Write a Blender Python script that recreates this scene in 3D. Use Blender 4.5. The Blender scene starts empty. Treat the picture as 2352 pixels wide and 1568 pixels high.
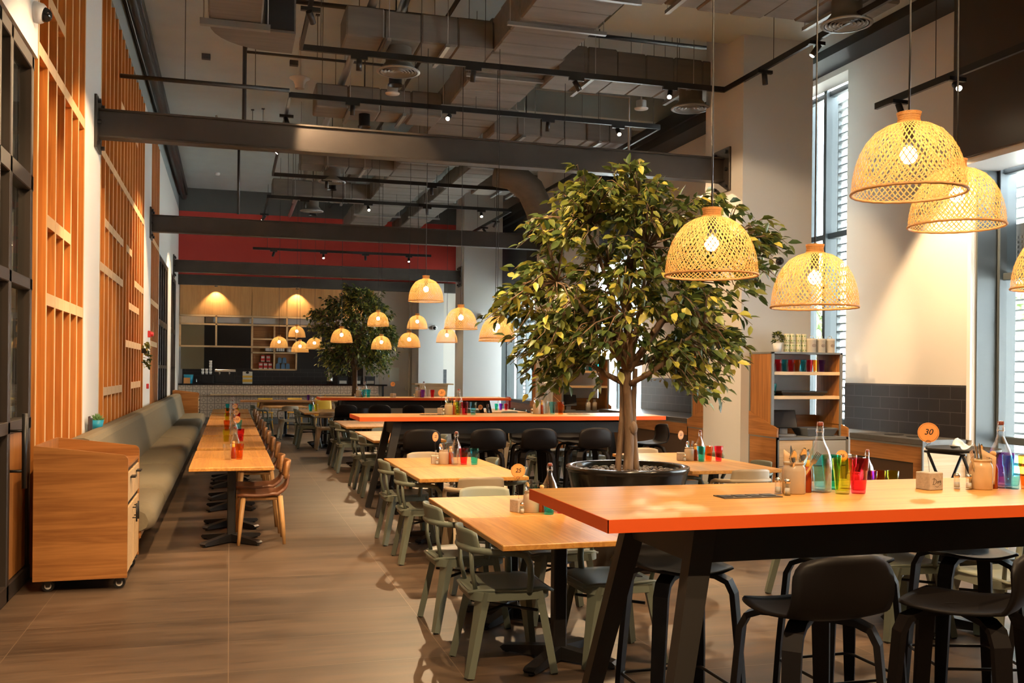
import bpy, bmesh, math, random
from mathutils import Vector, Matrix
random.seed(7)
S = bpy.context.scene
COL = S.collection
PI = math.pi
R = math.radians

# ------------------------------------------------------------------ materials
def nodes(name):
    m = bpy.data.materials.new(name); m.use_nodes = True
    nt = m.node_tree
    for n in list(nt.nodes): nt.nodes.remove(n)
    out = nt.nodes.new('ShaderNodeOutputMaterial')
    return m, nt, out

def N(nt, typ, **kw):
    n = nt.nodes.new(typ)
    for k, v in kw.items():
        if k.startswith('i_'):
            key = k[2:]
            key = int(key) if key.isdigit() else key.replace('_', ' ')
            n.inputs[key].default_value = v
        else: setattr(n, k, v)
    return n

def c4(c): return (c[0], c[1], c[2], 1.0)

def mat(name, col, rough=.5, metal=0., noise=0., nscale=20., bump=0., bscale=60., spec=.5, stretch=(1,1,1), coat=0.):
    m, nt, out = nodes(name)
    b = N(nt, 'ShaderNodeBsdfPrincipled', i_Roughness=rough, i_Metallic=metal)
    b.inputs['Base Color'].default_value = c4(col)
    b.inputs['Specular IOR Level'].default_value = spec
    if coat: b.inputs['Coat Weight'].default_value = coat
    nt.links.new(b.outputs[0], out.inputs[0])
    if noise or bump:
        tc = N(nt, 'ShaderNodeTexCoord'); mp = N(nt, 'ShaderNodeMapping')
        mp.inputs['Scale'].default_value = stretch
        nt.links.new(tc.outputs['Object'], mp.inputs[0])
    if noise:
        nz = N(nt, 'ShaderNodeTexNoise', i_Scale=nscale, i_Detail=5.)
        nt.links.new(mp.outputs[0], nz.inputs['Vector'])
        mx = N(nt, 'ShaderNodeMix', data_type='RGBA')
        mx.inputs[6].default_value = c4([max(0, x*(1-noise)) for x in col])
        mx.inputs[7].default_value = c4([min(1, x*(1+noise)) for x in col])
        nt.links.new(nz.outputs[0], mx.inputs[0]); nt.links.new(mx.outputs[2], b.inputs['Base Color'])
    if bump:
        nb = N(nt, 'ShaderNodeTexNoise', i_Scale=bscale, i_Detail=3.)
        nt.links.new(mp.outputs[0], nb.inputs['Vector'])
        bp = N(nt, 'ShaderNodeBump', i_Strength=bump, i_Distance=.01)
        nt.links.new(nb.outputs[0], bp.inputs['Height']); nt.links.new(bp.outputs[0], b.inputs['Normal'])
    return m

def wood(name, light, dark, axis='x', rough=.4, sc=1.0, contrast=1.0, coord='Object'):
    m, nt, out = nodes(name)
    b = N(nt, 'ShaderNodeBsdfPrincipled', i_Roughness=rough)
    tc = N(nt, 'ShaderNodeTexCoord'); mp = N(nt, 'ShaderNodeMapping')
    s = {'x': (.7, 14, 14), 'y': (14, .7, 14), 'z': (14, 14, .7)}[axis]
    mp.inputs['Scale'].default_value = [q*sc for q in s]
    nt.links.new(tc.outputs[coord], mp.inputs[0])
    n1 = N(nt, 'ShaderNodeTexNoise', i_Scale=1.1, i_Detail=3., i_Distortion=1.2)
    n2 = N(nt, 'ShaderNodeTexNoise', i_Scale=7., i_Detail=4.)
    nt.links.new(mp.outputs[0], n1.inputs['Vector']); nt.links.new(mp.outputs[0], n2.inputs['Vector'])
    mth = N(nt, 'ShaderNodeMath', operation='MULTIPLY_ADD'); mth.inputs[1].default_value = 5.0; mth.inputs[2].default_value = 0.
    nt.links.new(n1.outputs[0], mth.inputs[0])
    fr = N(nt, 'ShaderNodeMath', operation='PINGPONG'); fr.inputs[1].default_value = 1.0
    nt.links.new(mth.outputs[0], fr.inputs[0])
    ad = N(nt, 'ShaderNodeMath', operation='MULTIPLY_ADD'); ad.inputs[1].default_value = .45
    nt.links.new(fr.outputs[0], ad.inputs[0])
    sb = N(nt, 'ShaderNodeMath', operation='MULTIPLY'); sb.inputs[1].default_value = .62
    nt.links.new(n2.outputs[0], sb.inputs[0]); nt.links.new(sb.outputs[0], ad.inputs[2])
    cr = N(nt, 'ShaderNodeValToRGB')
    cr.color_ramp.elements[0].position = .5-.36/contrast; cr.color_ramp.elements[0].color = c4(dark)
    cr.color_ramp.elements[1].position = .5+.30/contrast; cr.color_ramp.elements[1].color = c4(light)
    nt.links.new(ad.outputs[0], cr.inputs[0]); nt.links.new(cr.outputs[0], b.inputs['Base Color'])
    nt.links.new(b.outputs[0], out.inputs[0])
    return m

def glassy(name, tint, refl=.5, rough=.03, base=.0):
    """clear or tinted thin glass: tinted see-through plus a fresnel reflection"""
    m, nt, out = nodes(name)
    t = N(nt, 'ShaderNodeBsdfTransparent'); t.inputs[0].default_value = c4(tint)
    g = N(nt, 'ShaderNodeBsdfGlossy', i_Roughness=rough); g.inputs[0].default_value = (1, 1, 1, 1)
    lw = N(nt, 'ShaderNodeLayerWeight', i_Blend=.35)
    ml = N(nt, 'ShaderNodeMath', operation='MULTIPLY_ADD'); ml.inputs[1].default_value = refl; ml.inputs[2].default_value = base
    nt.links.new(lw.outputs['Facing'], ml.inputs[0])
    pw = N(nt, 'ShaderNodeMath', operation='POWER'); pw.inputs[1].default_value = 1.6
    nt.links.new(ml.outputs[0], pw.inputs[0])
    mx = N(nt, 'ShaderNodeMixShader'); nt.links.new(pw.outputs[0], mx.inputs[0])
    nt.links.new(t.outputs[0], mx.inputs[1]); nt.links.new(g.outputs[0], mx.inputs[2])
    nt.links.new(mx.outputs[0], out.inputs[0])
    return m

def emit(name, col, strength):
    m, nt, out = nodes(name)
    e = N(nt, 'ShaderNodeEmission', i_Strength=strength); e.inputs[0].default_value = c4(col)
    nt.links.new(e.outputs[0], out.inputs[0]); return m

# ------------------------------------------------------------------ mesh builder
class MB:
    def __init__(s): s.v = []; s.f = []; s.mi = []; s.sm = []; s.M = Matrix.Identity(4)
    def add(s, vs, fs, mi=0, smooth=False):
        o = len(s.v); M = s.M
        s.v += [tuple(M @ Vector(p)) for p in vs]
        for f in fs:
            s.f.append([i+o for i in f]); s.mi.append(mi); s.sm.append(smooth)
        return s
    def box(s, x0, x1, y0, y1, z0, z1, bev=0., mi=0):
        if x0 > x1: x0, x1 = x1, x0
        if y0 > y1: y0, y1 = y1, y0
        if z0 > z1: z0, z1 = z1, z0
        if bev <= 0:
            v = [(x0,y0,z0),(x1,y0,z0),(x1,y1,z0),(x0,y1,z0),(x0,y0,z1),(x1,y0,z1),(x1,y1,z1),(x0,y1,z1)]
            f = [(0,3,2,1),(4,5,6,7),(0,1,5,4),(1,2,6,5),(2,3,7,6),(3,0,4,7)]
            return s.add(v, f, mi)
        b = min(bev, (x1-x0)*.49, (y1-y0)*.49, (z1-z0)*.49)
        v = []; idx = {}
        for i, x in enumerate((x0, x1)):
            for j, y in enumerate((y0, y1)):
                for k, z in enumerate((z0, z1)):
                    sx = b if i == 0 else -b; sy = b if j == 0 else -b; sz = b if k == 0 else -b
                    idx[i,j,k,0] = len(v); v.append((x, y+sy, z+sz))
                    idx[i,j,k,1] = len(v); v.append((x+sx, y, z+sz))
                    idx[i,j,k,2] = len(v); v.append((x+sx, y+sy, z))
        f = []
        q = [(0,0),(1,0),(1,1),(0,1)]
        f.append([idx[0,a,c,0] for a, c in reversed(q)]); f.append([idx[1,a,c,0] for a, c in q])
        f.append([idx[a,0,c,1] for a, c in q]); f.append([idx[a,1,c,1] for a, c in reversed(q)])
        f.append([idx[a,c,0,2] for a, c in reversed(q)]); f.append([idx[a,c,1,2] for a, c in q])
        for a in (0,1):
            for c in (0,1):
                f.append([idx[0,a,c,1], idx[1,a,c,1], idx[1,a,c,2], idx[0,a,c,2]])
                f.append([idx[a,0,c,0], idx[a,1,c,0], idx[a,1,c,2], idx[a,0,c,2]])
                f.append([idx[a,c,0,0], idx[a,c,1,0], idx[a,c,1,1], idx[a,c,0,1]])
        for a in (0,1):
            for c in (0,1):
                for k in (0,1): f.append([idx[a,c,k,0], idx[a,c,k,1], idx[a,c,k,2]])
        return s.add(v, f, mi)
    def cyl(s, p0, p1, r0, r1=None, n=12, mi=0, cap=True, smooth=True):
        return s.tube([p0, p1], [r0, r0 if r1 is None else r1], n, mi, cap, smooth)
    def tube(s, pts, r, n=8, mi=0, cap=True, smooth=True, closed=False, flat=None):
        """round tube along pts; flat=(w,h,up) sweeps a rectangle instead"""
        P = [Vector(p) for p in pts]; k = len(P)
        rr = r if isinstance(r, (list, tuple)) else [r]*k
        vs = []; up = None
        for i in range(k):
            if closed: t = P[(i+1) % k]-P[i-1]
            else: t = (P[min(i+1,k-1)]-P[max(i-1,0)])
            if t.length < 1e-9: t = Vector((0,0,1))
            t.normalize()
            if flat:
                u = Vector(flat[2]); a = t.cross(u)
                if a.length < 1e-6: a = t.orthogonal()
                a.normalize(); b = a.cross(t).normalized()
                w, h = flat[0]/2, flat[1]/2
                if len(flat) > 3: w *= flat[3][i]
                vs += [P[i]+a*w+b*h, P[i]-a*w+b*h, P[i]-a*w-b*h, P[i]+a*w-b*h]
            else:
                if up is None:
                    a = t.orthogonal().normalized()
                else:
                    a = up - t*up.dot(t)
                    a = a.normalized() if a.length > 1e-6 else t.orthogonal().normalized()
                up = a; b = t.cross(a)
                vs += [P[i]+(a*math.cos(2*PI*j/n)+b*math.sin(2*PI*j/n))*rr[i] for j in range(n)]
        m = 4 if flat else n
        fs = []
        for i in range(k if closed else k-1):
            A = i*m; B = ((i+1) % k)*m
            for j in range(m): fs.append([A+j, A+(j+1) % m, B+(j+1) % m, B+j])
        s.add(vs, fs, mi, smooth and not flat)
        if cap and not closed:
            o = len(s.v)-len(vs)
            s.f.append([o+j for j in reversed(range(m))]); s.f.append([o+(k-1)*m+j for j in range(m)])
            s.mi += [mi, mi]; s.sm += [False, False]
        return s
    def lathe(s, prof, n=24, c=(0,0,0), mi=0, smooth=True, sq=None, cap=False):
        """prof list of (r,z); sq: exponent for a rounded square section, list per ring"""
        vs = []
        for k, (r, z) in enumerate(prof):
            e = 2 if sq is None else sq[k]
            for j in range(n):
                a = 2*PI*(j+.5)/n; ca, sa = math.cos(a), math.sin(a)
                q = (abs(ca)**e+abs(sa)**e)**(-1/e) if e != 2 else 1
                vs.append((c[0]+r*q*ca, c[1]+r*q*sa, c[2]+z))
        fs = [[k*n+j, k*n+(j+1) % n, (k+1)*n+(j+1) % n, (k+1)*n+j] for k in range(len(prof)-1) for j in range(n)]
        s.add(vs, fs, mi, smooth)
        if cap:
            s.add([vs[j] for j in range(n)], [list(reversed(range(n)))], mi)
            s.add([vs[(len(prof)-1)*n+j] for j in range(n)], [list(range(n))], mi)
        return s
    def prism(s, poly, a, b, axis='z', mi=0, smooth=False):
        """extrude 2d polygon: axis z: (x,y); axis y: (x,z); axis x: (y,z)"""
        def P(p, h): return {'z': (p[0], p[1], h), 'y': (p[0], h, p[1]), 'x': (h, p[0], p[1])}[axis]
        n = len(poly); v = [P(p, a) for p in poly]+[P(p, b) for p in poly]
        s.add(v, [[i, (i+1) % n, n+(i+1) % n, n+i] for i in range(n)], mi, smooth)
        s.add(v, [list(reversed(range(n))), list(range(n, 2*n))], mi)
        return s
    def grid(s, fn, nu, nv, mi=0, smooth=True, wrap=False, th=0.):
        """surface fn(u,v)->point; th>0 gives it thickness along the normal"""
        P = [[Vector(fn(i/nu, j/nv)) for j in range(nv+1)] for i in range(nu+1)]
        if th <= 0:
            vs = [p for row in P for p in row]; w = nv+1
            return s.add(vs, [[i*w+j, i*w+j+1, (i+1)*w+j+1, (i+1)*w+j] for i in range(nu) for j in range(nv)], mi, smooth)
        A = []; B = []
        for i in range(nu+1):
            for j in range(nv+1):
                du = P[min(i+1,nu)][j]-P[max(i-1,0)][j]; dv = P[i][min(j+1,nv)]-P[i][max(j-1,0)]
                nn = du.cross(dv); nn = nn.normalized() if nn.length > 1e-12 else Vector((0,0,1))
                A.append(P[i][j]+nn*th/2); B.append(P[i][j]-nn*th/2)
        w = nv+1; n = len(A)
        fs = [[i*w+j, (i+1)*w+j, (i+1)*w+j+1, i*w+j+1] for i in range(nu) for j in range(nv)]
        fs += [[n+q for q in reversed(f)] for f in fs]
        for i in range(nu):
            fs.append([i*w, n+i*w, n+(i+1)*w, (i+1)*w]); fs.append([i*w+nv, (i+1)*w+nv, n+(i+1)*w+nv, n+i*w+nv])
        for j in range(nv):
            fs.append([j, j+1, n+j+1, n+j]); fs.append([nu*w+j, n+nu*w+j, n+nu*w+j+1, nu*w+j+1])
        return s.add(A+B, fs, mi, smooth)
    def sphere(s, c, r, nu=10, nv=14, mi=0, sc=(1,1,1)):
        prof = [(max(1e-4, r*math.sin(PI*i/nu)), -r*math.cos(PI*i/nu)) for i in range(nu+1)]
        vs = []
        for (q, z) in prof:
            for j in range(nv):
                a = 2*PI*j/nv; vs.append((c[0]+q*math.cos(a)*sc[0], c[1]+q*math.sin(a)*sc[1], c[2]+z*sc[2]))
        return s.add(vs, [[k*nv+j, k*nv+(j+1) % nv, (k+1)*nv+(j+1) % nv, (k+1)*nv+j] for k in range(nu) for j in range(nv)], mi, True)
    def mesh(s, name, mats):
        me = bpy.data.meshes.new(name)
        me.from_pydata([tuple(p) for p in s.v], [], s.f)
        for m in (mats if isinstance(mats, (list, tuple)) else [mats]): me.materials.append(m)
        me.polygons.foreach_set('material_index', s.mi); me.polygons.foreach_set('use_smooth', s.sm)
        bm = bmesh.new(); bm.from_mesh(me)
        bmesh.ops.recalc_face_normals(bm, faces=bm.faces[:]); bm.to_mesh(me); bm.free()
        me.update(); return me
    def build(s, name, mats, parent=None, loc=None, rz=0.):
        o = bpy.data.objects.new(name, s.mesh(name, mats)); COL.objects.link(o)
        if parent: o.parent = parent
        if loc: o.location = loc
        if rz: o.rotation_euler.z = rz
        return o

def T(x=0, y=0, z=0, rz=0, rx=0, ry=0):
    return Matrix.Translation((x, y, z)) @ Matrix.Rotation(rz, 4, 'Z') @ Matrix.Rotation(ry, 4, 'Y') @ Matrix.Rotation(rx, 4, 'X')

def tag(o, label, cat, group=None, kind=None):
    o['label'] = label; o['category'] = cat
    if group: o['group'] = group
    if kind: o['kind'] = kind
    return o
def thing(name, label, cat, loc=(0,0,0), rz=0., group=None):
    o = bpy.data.objects.new(name, None); COL.objects.link(o)
    o.empty_display_size = .05
    o.location = loc; o.rotation_euler.z = rz
    return tag(o, label, cat, group)
def struct(o): o['kind'] = 'structure'; return o
def dup(root, loc, rz=None, label=None, scale=None):
    def cp(o, par):
        c = o.copy(); COL.objects.link(c)
        if par: c.parent = par
        for ch in o.children: cp(ch, c)
        return c
    r = cp(root, None); r.location = loc
    if rz is not None: r.rotation_euler.z = rz
    if scale: r.scale = scale
    if label: r['label'] = label
    return r
def rounded(w, h, r, n=4, cx=0, cy=0):
    p = []
    for (sx, sy, a0) in ((1,1,0),(-1,1,90),(-1,-1,180),(1,-1,270)):
        for i in range(n+1):
            a = R(a0+90*i/n); p.append((cx+sx*(w/2-r)+r*math.cos(a), cy+sy*(h/2-r)+r*math.sin(a)))
    return p
def text_mesh(txt, size, ext=.0006, shear=0.):
    cu = bpy.data.curves.new('mark', 'FONT'); cu.body = txt; cu.size = size; cu.extrude = ext
    cu.align_x = 'CENTER'; cu.align_y = 'CENTER'; cu.shear = shear; cu.offset = size*.012
    tmp = bpy.data.objects.new('mark', cu); COL.objects.link(tmp)
    dg = bpy.context.evaluated_depsgraph_get(); dg.update()
    me = bpy.data.meshes.new_from_object(tmp.evaluated_get(dg))
    COL.objects.unlink(tmp); bpy.data.objects.remove(tmp); bpy.data.curves.remove(cu)
    return me

# ------------------------------------------------------------------ palette
W_table = wood('oak_table_top', (.64,.315,.078), (.43,.175,.036), 'y', .38, 1., 1.1)
W_tablex = wood('oak_bar_top', (.66,.345,.088), (.47,.215,.045), 'x', .38, .8, 1.0)
W_cab = wood('oak_veneer', (.43,.185,.050), (.235,.085,.019), 'x', .42, .8, 1.0)
W_caby = wood('oak_veneer_deep', (.43,.185,.050), (.235,.085,.019), 'y', .42, .8, 1.0)
W_cabz = wood('oak_veneer_upright', (.43,.185,.050), (.235,.085,.019), 'z', .42, .8, 1.0)
W_light = wood('pale_oak', (.72,.50,.27), (.58,.37,.18), 'x', .45, .6, 1.0)
W_screen = wood('cedar_panel', (.60,.235,.045), (.36,.115,.018), 'z', .45, .5, 1.0)
W_batten = wood('batten_edge', (.78,.52,.27), (.66,.40,.18), 'z', .5, .5, .8)
W_leg = wood('oak_leg', (.58,.34,.14), (.44,.23,.08), 'z', .42, 1., 1.0)
W_bar = wood('bar_cladding', (.66,.36,.13), (.52,.26,.085), 'z', .42, .8, .9)
W_low = wood('walnut_table', (.40,.185,.060), (.22,.09,.028), 'x', .38, 1., 1.1)
M_orange = mat('orange_edge', (.90,.125,.020), .55, spec=.25)
M_black = mat('black_steel', (.012,.011,.011), .38, 0., spec=.5)
M_blackw = mat('black_stained_ply', (.008,.006,.0055), .5, spec=.25)
M_char = mat('charcoal_steel', (.030,.027,.024), .5, .0, spec=.3)
M_grey = mat('grey_edge', (.16,.17,.175), .5)
M_beam = mat('dark_beam_steel', (.060,.050,.042), .40, .45, .25, 3.)
M_white = mat('white_plaster', (.80,.79,.76), .8, bump=.02, bscale=120)
M_offwhite = mat('warm_white_plaster', (.70,.66,.60), .8, bump=.02, bscale=120)
M_colgrey = mat('pale_grey_plaster', (.62,.62,.61), .8, bump=.02, bscale=100)
M_ceil = mat('grey_concrete', (.47,.53,.52), .85, noise=.10, nscale=2.)
M_soffit = mat('blue_grey_paint', (.34,.40,.41), .8)
M_red = mat('red_paint', (.42,.03,.018), .65)
M_dgrey = mat('dark_grey_paint', (.10,.10,.095), .7)
M_duct = mat('duct_metal', (.17,.155,.135), .6, .1, .3, 4., .12, 8., stretch=(.4,3,3))
M_pipe = mat('pipe_grey', (.05,.046,.043), .5, .2)
M_galv = mat('galvanised', (.34,.34,.33), .4, .7)
M_whitep = mat('white_plastic', (.82,.80,.77), .4)
M_green = mat('sage_metal', (.150,.170,.130), .45, .0)
M_tan = mat('beige_metal', (.40,.31,.20), .45)
M_mint = mat('pale_sage_metal', (.30,.32,.25), .45)
M_leather = mat('tan_leather', (.165,.062,.026), .40, noise=.2, nscale=8., bump=.1, bscale=200.)
M_fabric = mat('taupe_fabric', (.185,.155,.100), .9, noise=.12, nscale=30., bump=.15, bscale=400.)
M_bamboo = mat('cane_rim', (.52,.27,.09), .6, noise=.25, nscale=60.)
M_steel = mat('polished_steel', (.75,.73,.70), .18, 1.)
M_chrome = mat('chrome_cap', (.80,.70,.58), .22, 1.)
M_stone = mat('concrete_block', (.44,.37,.29), .8, noise=.3, nscale=60., bump=.3, bscale=90.)
M_disc = mat('orange_card', (.85,.36,.10), .6)
M_ink = mat('black_ink', (.012,.01,.01), .6)
M_crock = mat('glazed_stoneware', (.50,.40,.29), .22, noise=.08, nscale=10., coat=.5)
M_crockw = mat('cream_stoneware', (.66,.45,.24), .22, coat=.5)
M_sauce = mat('chilli_sauce', (.30,.035,.004), .2)
M_yellow = mat('yellow_label', (.80,.42,.03), .5)
M_woodcap = mat('wood_cap', (.66,.36,.14), .5)
M_cork = mat('red_stopper', (.20,.045,.025), .5)
M_pot = mat('glossy_black_pot', (.008,.007,.006), .16, spec=.6)
M_pebble = mat('river_pebbles', (.055,.04,.032), .3, noise=.5, nscale=12.)
M_paper = mat('kraft_paper', (.60,.38,.20), .8)
M_tissue = mat('white_tissue', (.85,.83,.80), .8)
M_blue = mat('turquoise_glaze', (.02,.30,.46), .35)
M_blackglass = mat('black_glass', (.01,.01,.012), .08)
M_cream = mat('cream_enamel', (.70,.63,.52), .35)
M_redp = mat('red_enamel', (.60,.03,.03), .4)
M_yel = mat('yellow_ply', (.85,.48,.05), .45)
M_tile = None
G_clear = glassy('clear_glass', (.97,.98,.975), .78, .04, .05)
G_window = glassy('window_pane', (.93,.96,.96), .45, .01, .03)
G_teal = glassy('teal_glass', (.38,.90,.93), .5, .05, .04)
G_blue = glassy('sky_glass', (.62,.93,.98), .5, .05, .04)
G_green = glassy('lime_glass', (.90,.91,.42), .5, .05, .04)
G_red = glassy('ruby_glass', (.96,.38,.44), .5, .05, .04)
G_orange = glassy('amber_glass', (.97,.62,.32), .5, .05, .04)
G_purple = glassy('violet_glass', (.68,.38,.80), .5, .05, .04)
G_emerald = glassy('emerald_glass', (.28,.80,.68), .5, .05, .04)
G_frost = glassy('striped_glass', (.72,.71,.66), .5, .2, .12)

def tile_mat(name, col, mortar, bw, bh, off=.5, plane='yz', ms=.012, rough=.45, var=.0):
    m, nt, out = nodes(name)
    b = N(nt, 'ShaderNodeBsdfPrincipled', i_Roughness=rough)
    tc = N(nt, 'ShaderNodeTexCoord'); sp = N(nt, 'ShaderNodeSeparateXYZ'); cb = N(nt, 'ShaderNodeCombineXYZ')
    nt.links.new(tc.outputs['Object'], sp.inputs[0])
    nt.links.new(sp.outputs['XYZ'.index(plane[0].upper())], cb.inputs[0])
    nt.links.new(sp.outputs['XYZ'.index(plane[1].upper())], cb.inputs[1])
    br = N(nt, 'ShaderNodeTexBrick', i_Scale=1.)
    br.offset = off; br.inputs['Brick Width'].default_value = bw; br.inputs['Row Height'].default_value = bh
    br.inputs['Mortar Size'].default_value = ms*bh*.5; br.inputs['Bias'].default_value = 0
    br.inputs[1].default_value = c4(col); br.inputs[2].default_value = c4([q*(1+var) for q in col]); br.inputs[3].default_value = c4(mortar)
    nt.links.new(cb.outputs[0], br.inputs['Vector']); nt.links.new(br.outputs[0], b.inputs['Base Color'])
    nt.links.new(b.outputs[0], out.inputs[0]); return m
SPOTK = 5.5
EXPO = .85
SUNK = 85.
SKYK = 11.
# ================================================================== room shell
XL, XR, ZC, YB, YN = -1.44, 8.05, 6.85, 29.5, -4.0
def floor_mat():
    m, nt, out = nodes('wood_look_tiles')
    b = N(nt, 'ShaderNodeBsdfPrincipled')
    tc = N(nt, 'ShaderNodeTexCoord'); mp = N(nt, 'ShaderNodeMapping')
    mp.inputs['Scale'].default_value = (1.6, 20, 1)
    nt.links.new(tc.outputs['Object'], mp.inputs[0])
    n1 = N(nt, 'ShaderNodeTexNoise', i_Scale=1.6, i_Detail=6., i_Roughness=.6)
    nt.links.new(mp.outputs[0], n1.inputs['Vector'])
    mp2 = N(nt, 'ShaderNodeMapping'); mp2.inputs['Scale'].default_value = (.5, 3., 1)
    nt.links.new(tc.outputs['Object'], mp2.inputs[0])
    n2 = N(nt, 'ShaderNodeTexNoise', i_Scale=1.3, i_Detail=3.); nt.links.new(mp2.outputs[0], n2.inputs['Vector'])
    ad = N(nt, 'ShaderNodeMath', operation='ADD'); nt.links.new(n1.outputs[0], ad.inputs[0]); nt.links.new(n2.outputs[0], ad.inputs[1])
    hf = N(nt, 'ShaderNodeMath', operation='MULTIPLY'); hf.inputs[1].default_value = .5; nt.links.new(ad.outputs[0], hf.inputs[0])
    cr = N(nt, 'ShaderNodeValToRGB')
    cr.color_ramp.elements[0].position = .33; cr.color_ramp.elements[0].color = (.048, .031, .020, 1)
    cr.color_ramp.elements[1].position = .68; cr.color_ramp.elements[1].color = (.185, .122, .078, 1)
    nt.links.new(hf.outputs[0], cr.inputs[0])
    mp3 = N(nt, 'ShaderNodeMapping'); mp3.inputs['Location'].default_value = (-.009, 0, 0)
    nt.links.new(tc.outputs['Object'], mp3.inputs[0])
    br = N(nt, 'ShaderNodeTexBrick', i_Scale=1.); br.offset = 0.
    br.inputs['Brick Width'].default_value = 1.2; br.inputs['Row Height'].default_value = .6
    br.inputs['Mortar Size'].default_value = .0022; br.inputs['Mortar Smooth'].default_value = .1
    br.inputs[1].default_value = (.80,.80,.80,1); br.inputs[2].default_value = (1.12,1.1,1.08,1); br.inputs[3].default_value = (1,1,1,1)
    nt.links.new(mp3.outputs[0], br.inputs['Vector'])
    mu = N(nt, 'ShaderNodeMix', data_type='RGBA', blend_type='MULTIPLY'); mu.inputs[0].default_value = 1.
    nt.links.new(cr.outputs[0], mu.inputs[6]); nt.links.new(br.outputs[0], mu.inputs[7])
    mx = N(nt, 'ShaderNodeMix', data_type='RGBA'); mx.inputs[7].default_value = (.24, .165, .105, 1)
    nt.links.new(br.outputs['Fac'], mx.inputs[0]); nt.links.new(mu.outputs[2], mx.inputs[6])
    nt.links.new(mx.outputs[2], b.inputs['Base Color'])
    ro = N(nt, 'ShaderNodeMath', operation='MULTIPLY_ADD'); ro.inputs[1].default_value = .25; ro.inputs[2].default_value = .30
    nt.links.new(n1.outputs[0], ro.inputs[0]); nt.links.new(ro.outputs[0], b.inputs['Roughness'])
    nt.links.new(b.outputs[0], out.inputs[0]); return m
struct(MB().box(-4.6, XR+.55, YN, 33, -.12, 0).build('floor', floor_mat()))
c = MB().box(-4.6, XR+.4, YN, 33, ZC, ZC+.2)
struct(MB().box(4.45, XR, YN, 11.5, 5.98, ZC).build('ceiling_drop', M_ceil))   # dropped slab over the near bay
struct(MB().box(4.2, XR, 16.6, 17.3, 6.3, ZC).build('ceiling_downstand', M_ceil)); struct(MB().box(4.2, XR, 24.4, 25., 6.4, ZC).build('ceiling_downstand', M_ceil))
struct(c.build('ceiling', M_ceil))

# left wall ---------------------------------------------------------
ZW = 6.2
w = MB()
for y0, y1, z0, z1 in ((YN, 3.4, 0, ZW), (3.4, 8.15, 3.98, ZW), (8.15, 21.7, 0, ZW), (21.7, 24.85, 4.05, ZW), (24.85, 26.1, 0, ZW), (26.1, 28.4, 4.05, ZW), (28.4, 33, 0, ZW), (21.7, 24.85, 0, .05)):
    w.box(-1.78, -1.55, y0, y1, z0, z1)
for y0, y1, z0, z1 in ((YN, 3.4, 0, ZW), (3.4, 8.2, 4.0, ZW), (10.74, 11.98, 0, ZW), (17.9, 19.45, 0, ZW), (21.58, 21.7, 0, ZW), (21.7, 24.85, 4.05, ZW), (24.85, 26.1, 0, ZW), (26.1, 28.4, 4.05, ZW), (28.4, 33, 0, ZW)):
    w.box(-1.55, XL, y0, y1, z0, z1)
struct(w.build('wall_left', M_white))
struct(MB().box(-1.78, XL-.004, YN, 33, ZW, ZC).build('wall_left_upper', M_soffit))
# rooms seen through the left glazing
s = MB().box(-3.5, -3.4, 2., 9., 0, 4.2).box(-3.5, -1.79, 8.9, 9.0, 0, 4.2).box(-3.5, -1.79, 2., 9., 4.2, 4.3).box(-3.5, -1.79, 2., 2.1, 0, 4.2)
s.box(-3.5, -3.4, 21., 29.2, 0, 4.4).box(-3.5, -1.79, 21., 21.1, 0, 4.4).box(-3.5, -1.79, 29.1, 29.2, 0, 4.4).box(-3.5, -1.79, 21, 29.2, 4.4, 4.5)
struct(s.build('wall_side_room', mat('side_room_paint', (.34,.28,.20), .8)))

# glazed partitions on the left: near double doors, two far windows
def partition(name, ys, rails, y0, y1, z1, glass=G_window, xf=-1.50, wood_low=None):
    f = MB(); t = .07
    for y in ys: f.box(xf-.05, xf+.05, y-t/2, y+t/2, 0, z1, .006)
    for z, h in rails: f.box(xf-.05, xf+.05, y0, y1, z-h/2, z+h/2, .006)
    o = struct(f.build(name, M_framed))
    g = MB()
    for a, b in zip(ys[:-1], ys[1:]):
        g.box(xf-.006, xf+.006, a+t/2, b-t/2, .10, z1-.05)
    g.build('glass_pane', glass, o)
    return o
M_framed = mat('bronze_frame', (.050,.038,.030), .45, .3)
d = partition('door_1', [3.45, 4.4, 5.35, 6.3, 7.0, 7.36, 8.08], [(3.93,.10), (3.02,.12), (2.25,.09), (1.20,.09), (.06,.12)], 3.42, 8.14, 3.98)
MB().box(-1.545, -1.47, 7.40, 8.04, .13, 1.15).box(-1.545, -1.47, 6.34, 6.96, .13, 1.15).build('lower_panel', W_cabz, d)
h = MB().cyl((-1.36,7.40,.78), (-1.36,7.40,1.30), .018, n=10)
for z in (.90, 1.18): h.cyl((-1.46,7.40,z), (-1.36,7.40,z), .010, n=8)
h.build('pull_handle', M_black, d)
for k, (a, b) in enumerate(((21.7, 24.85), (26.1, 28.4))):
    n = 4 if k == 0 else 3
    ys = [a+.04+(b-a-.08)*i/n for i in range(n+1)]
    o = partition(f'window_{k+6}', ys, [(4.0,.09), (2.62,.14), (1.66,.07), (.3,.1)], a, b, 4.05)
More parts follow.
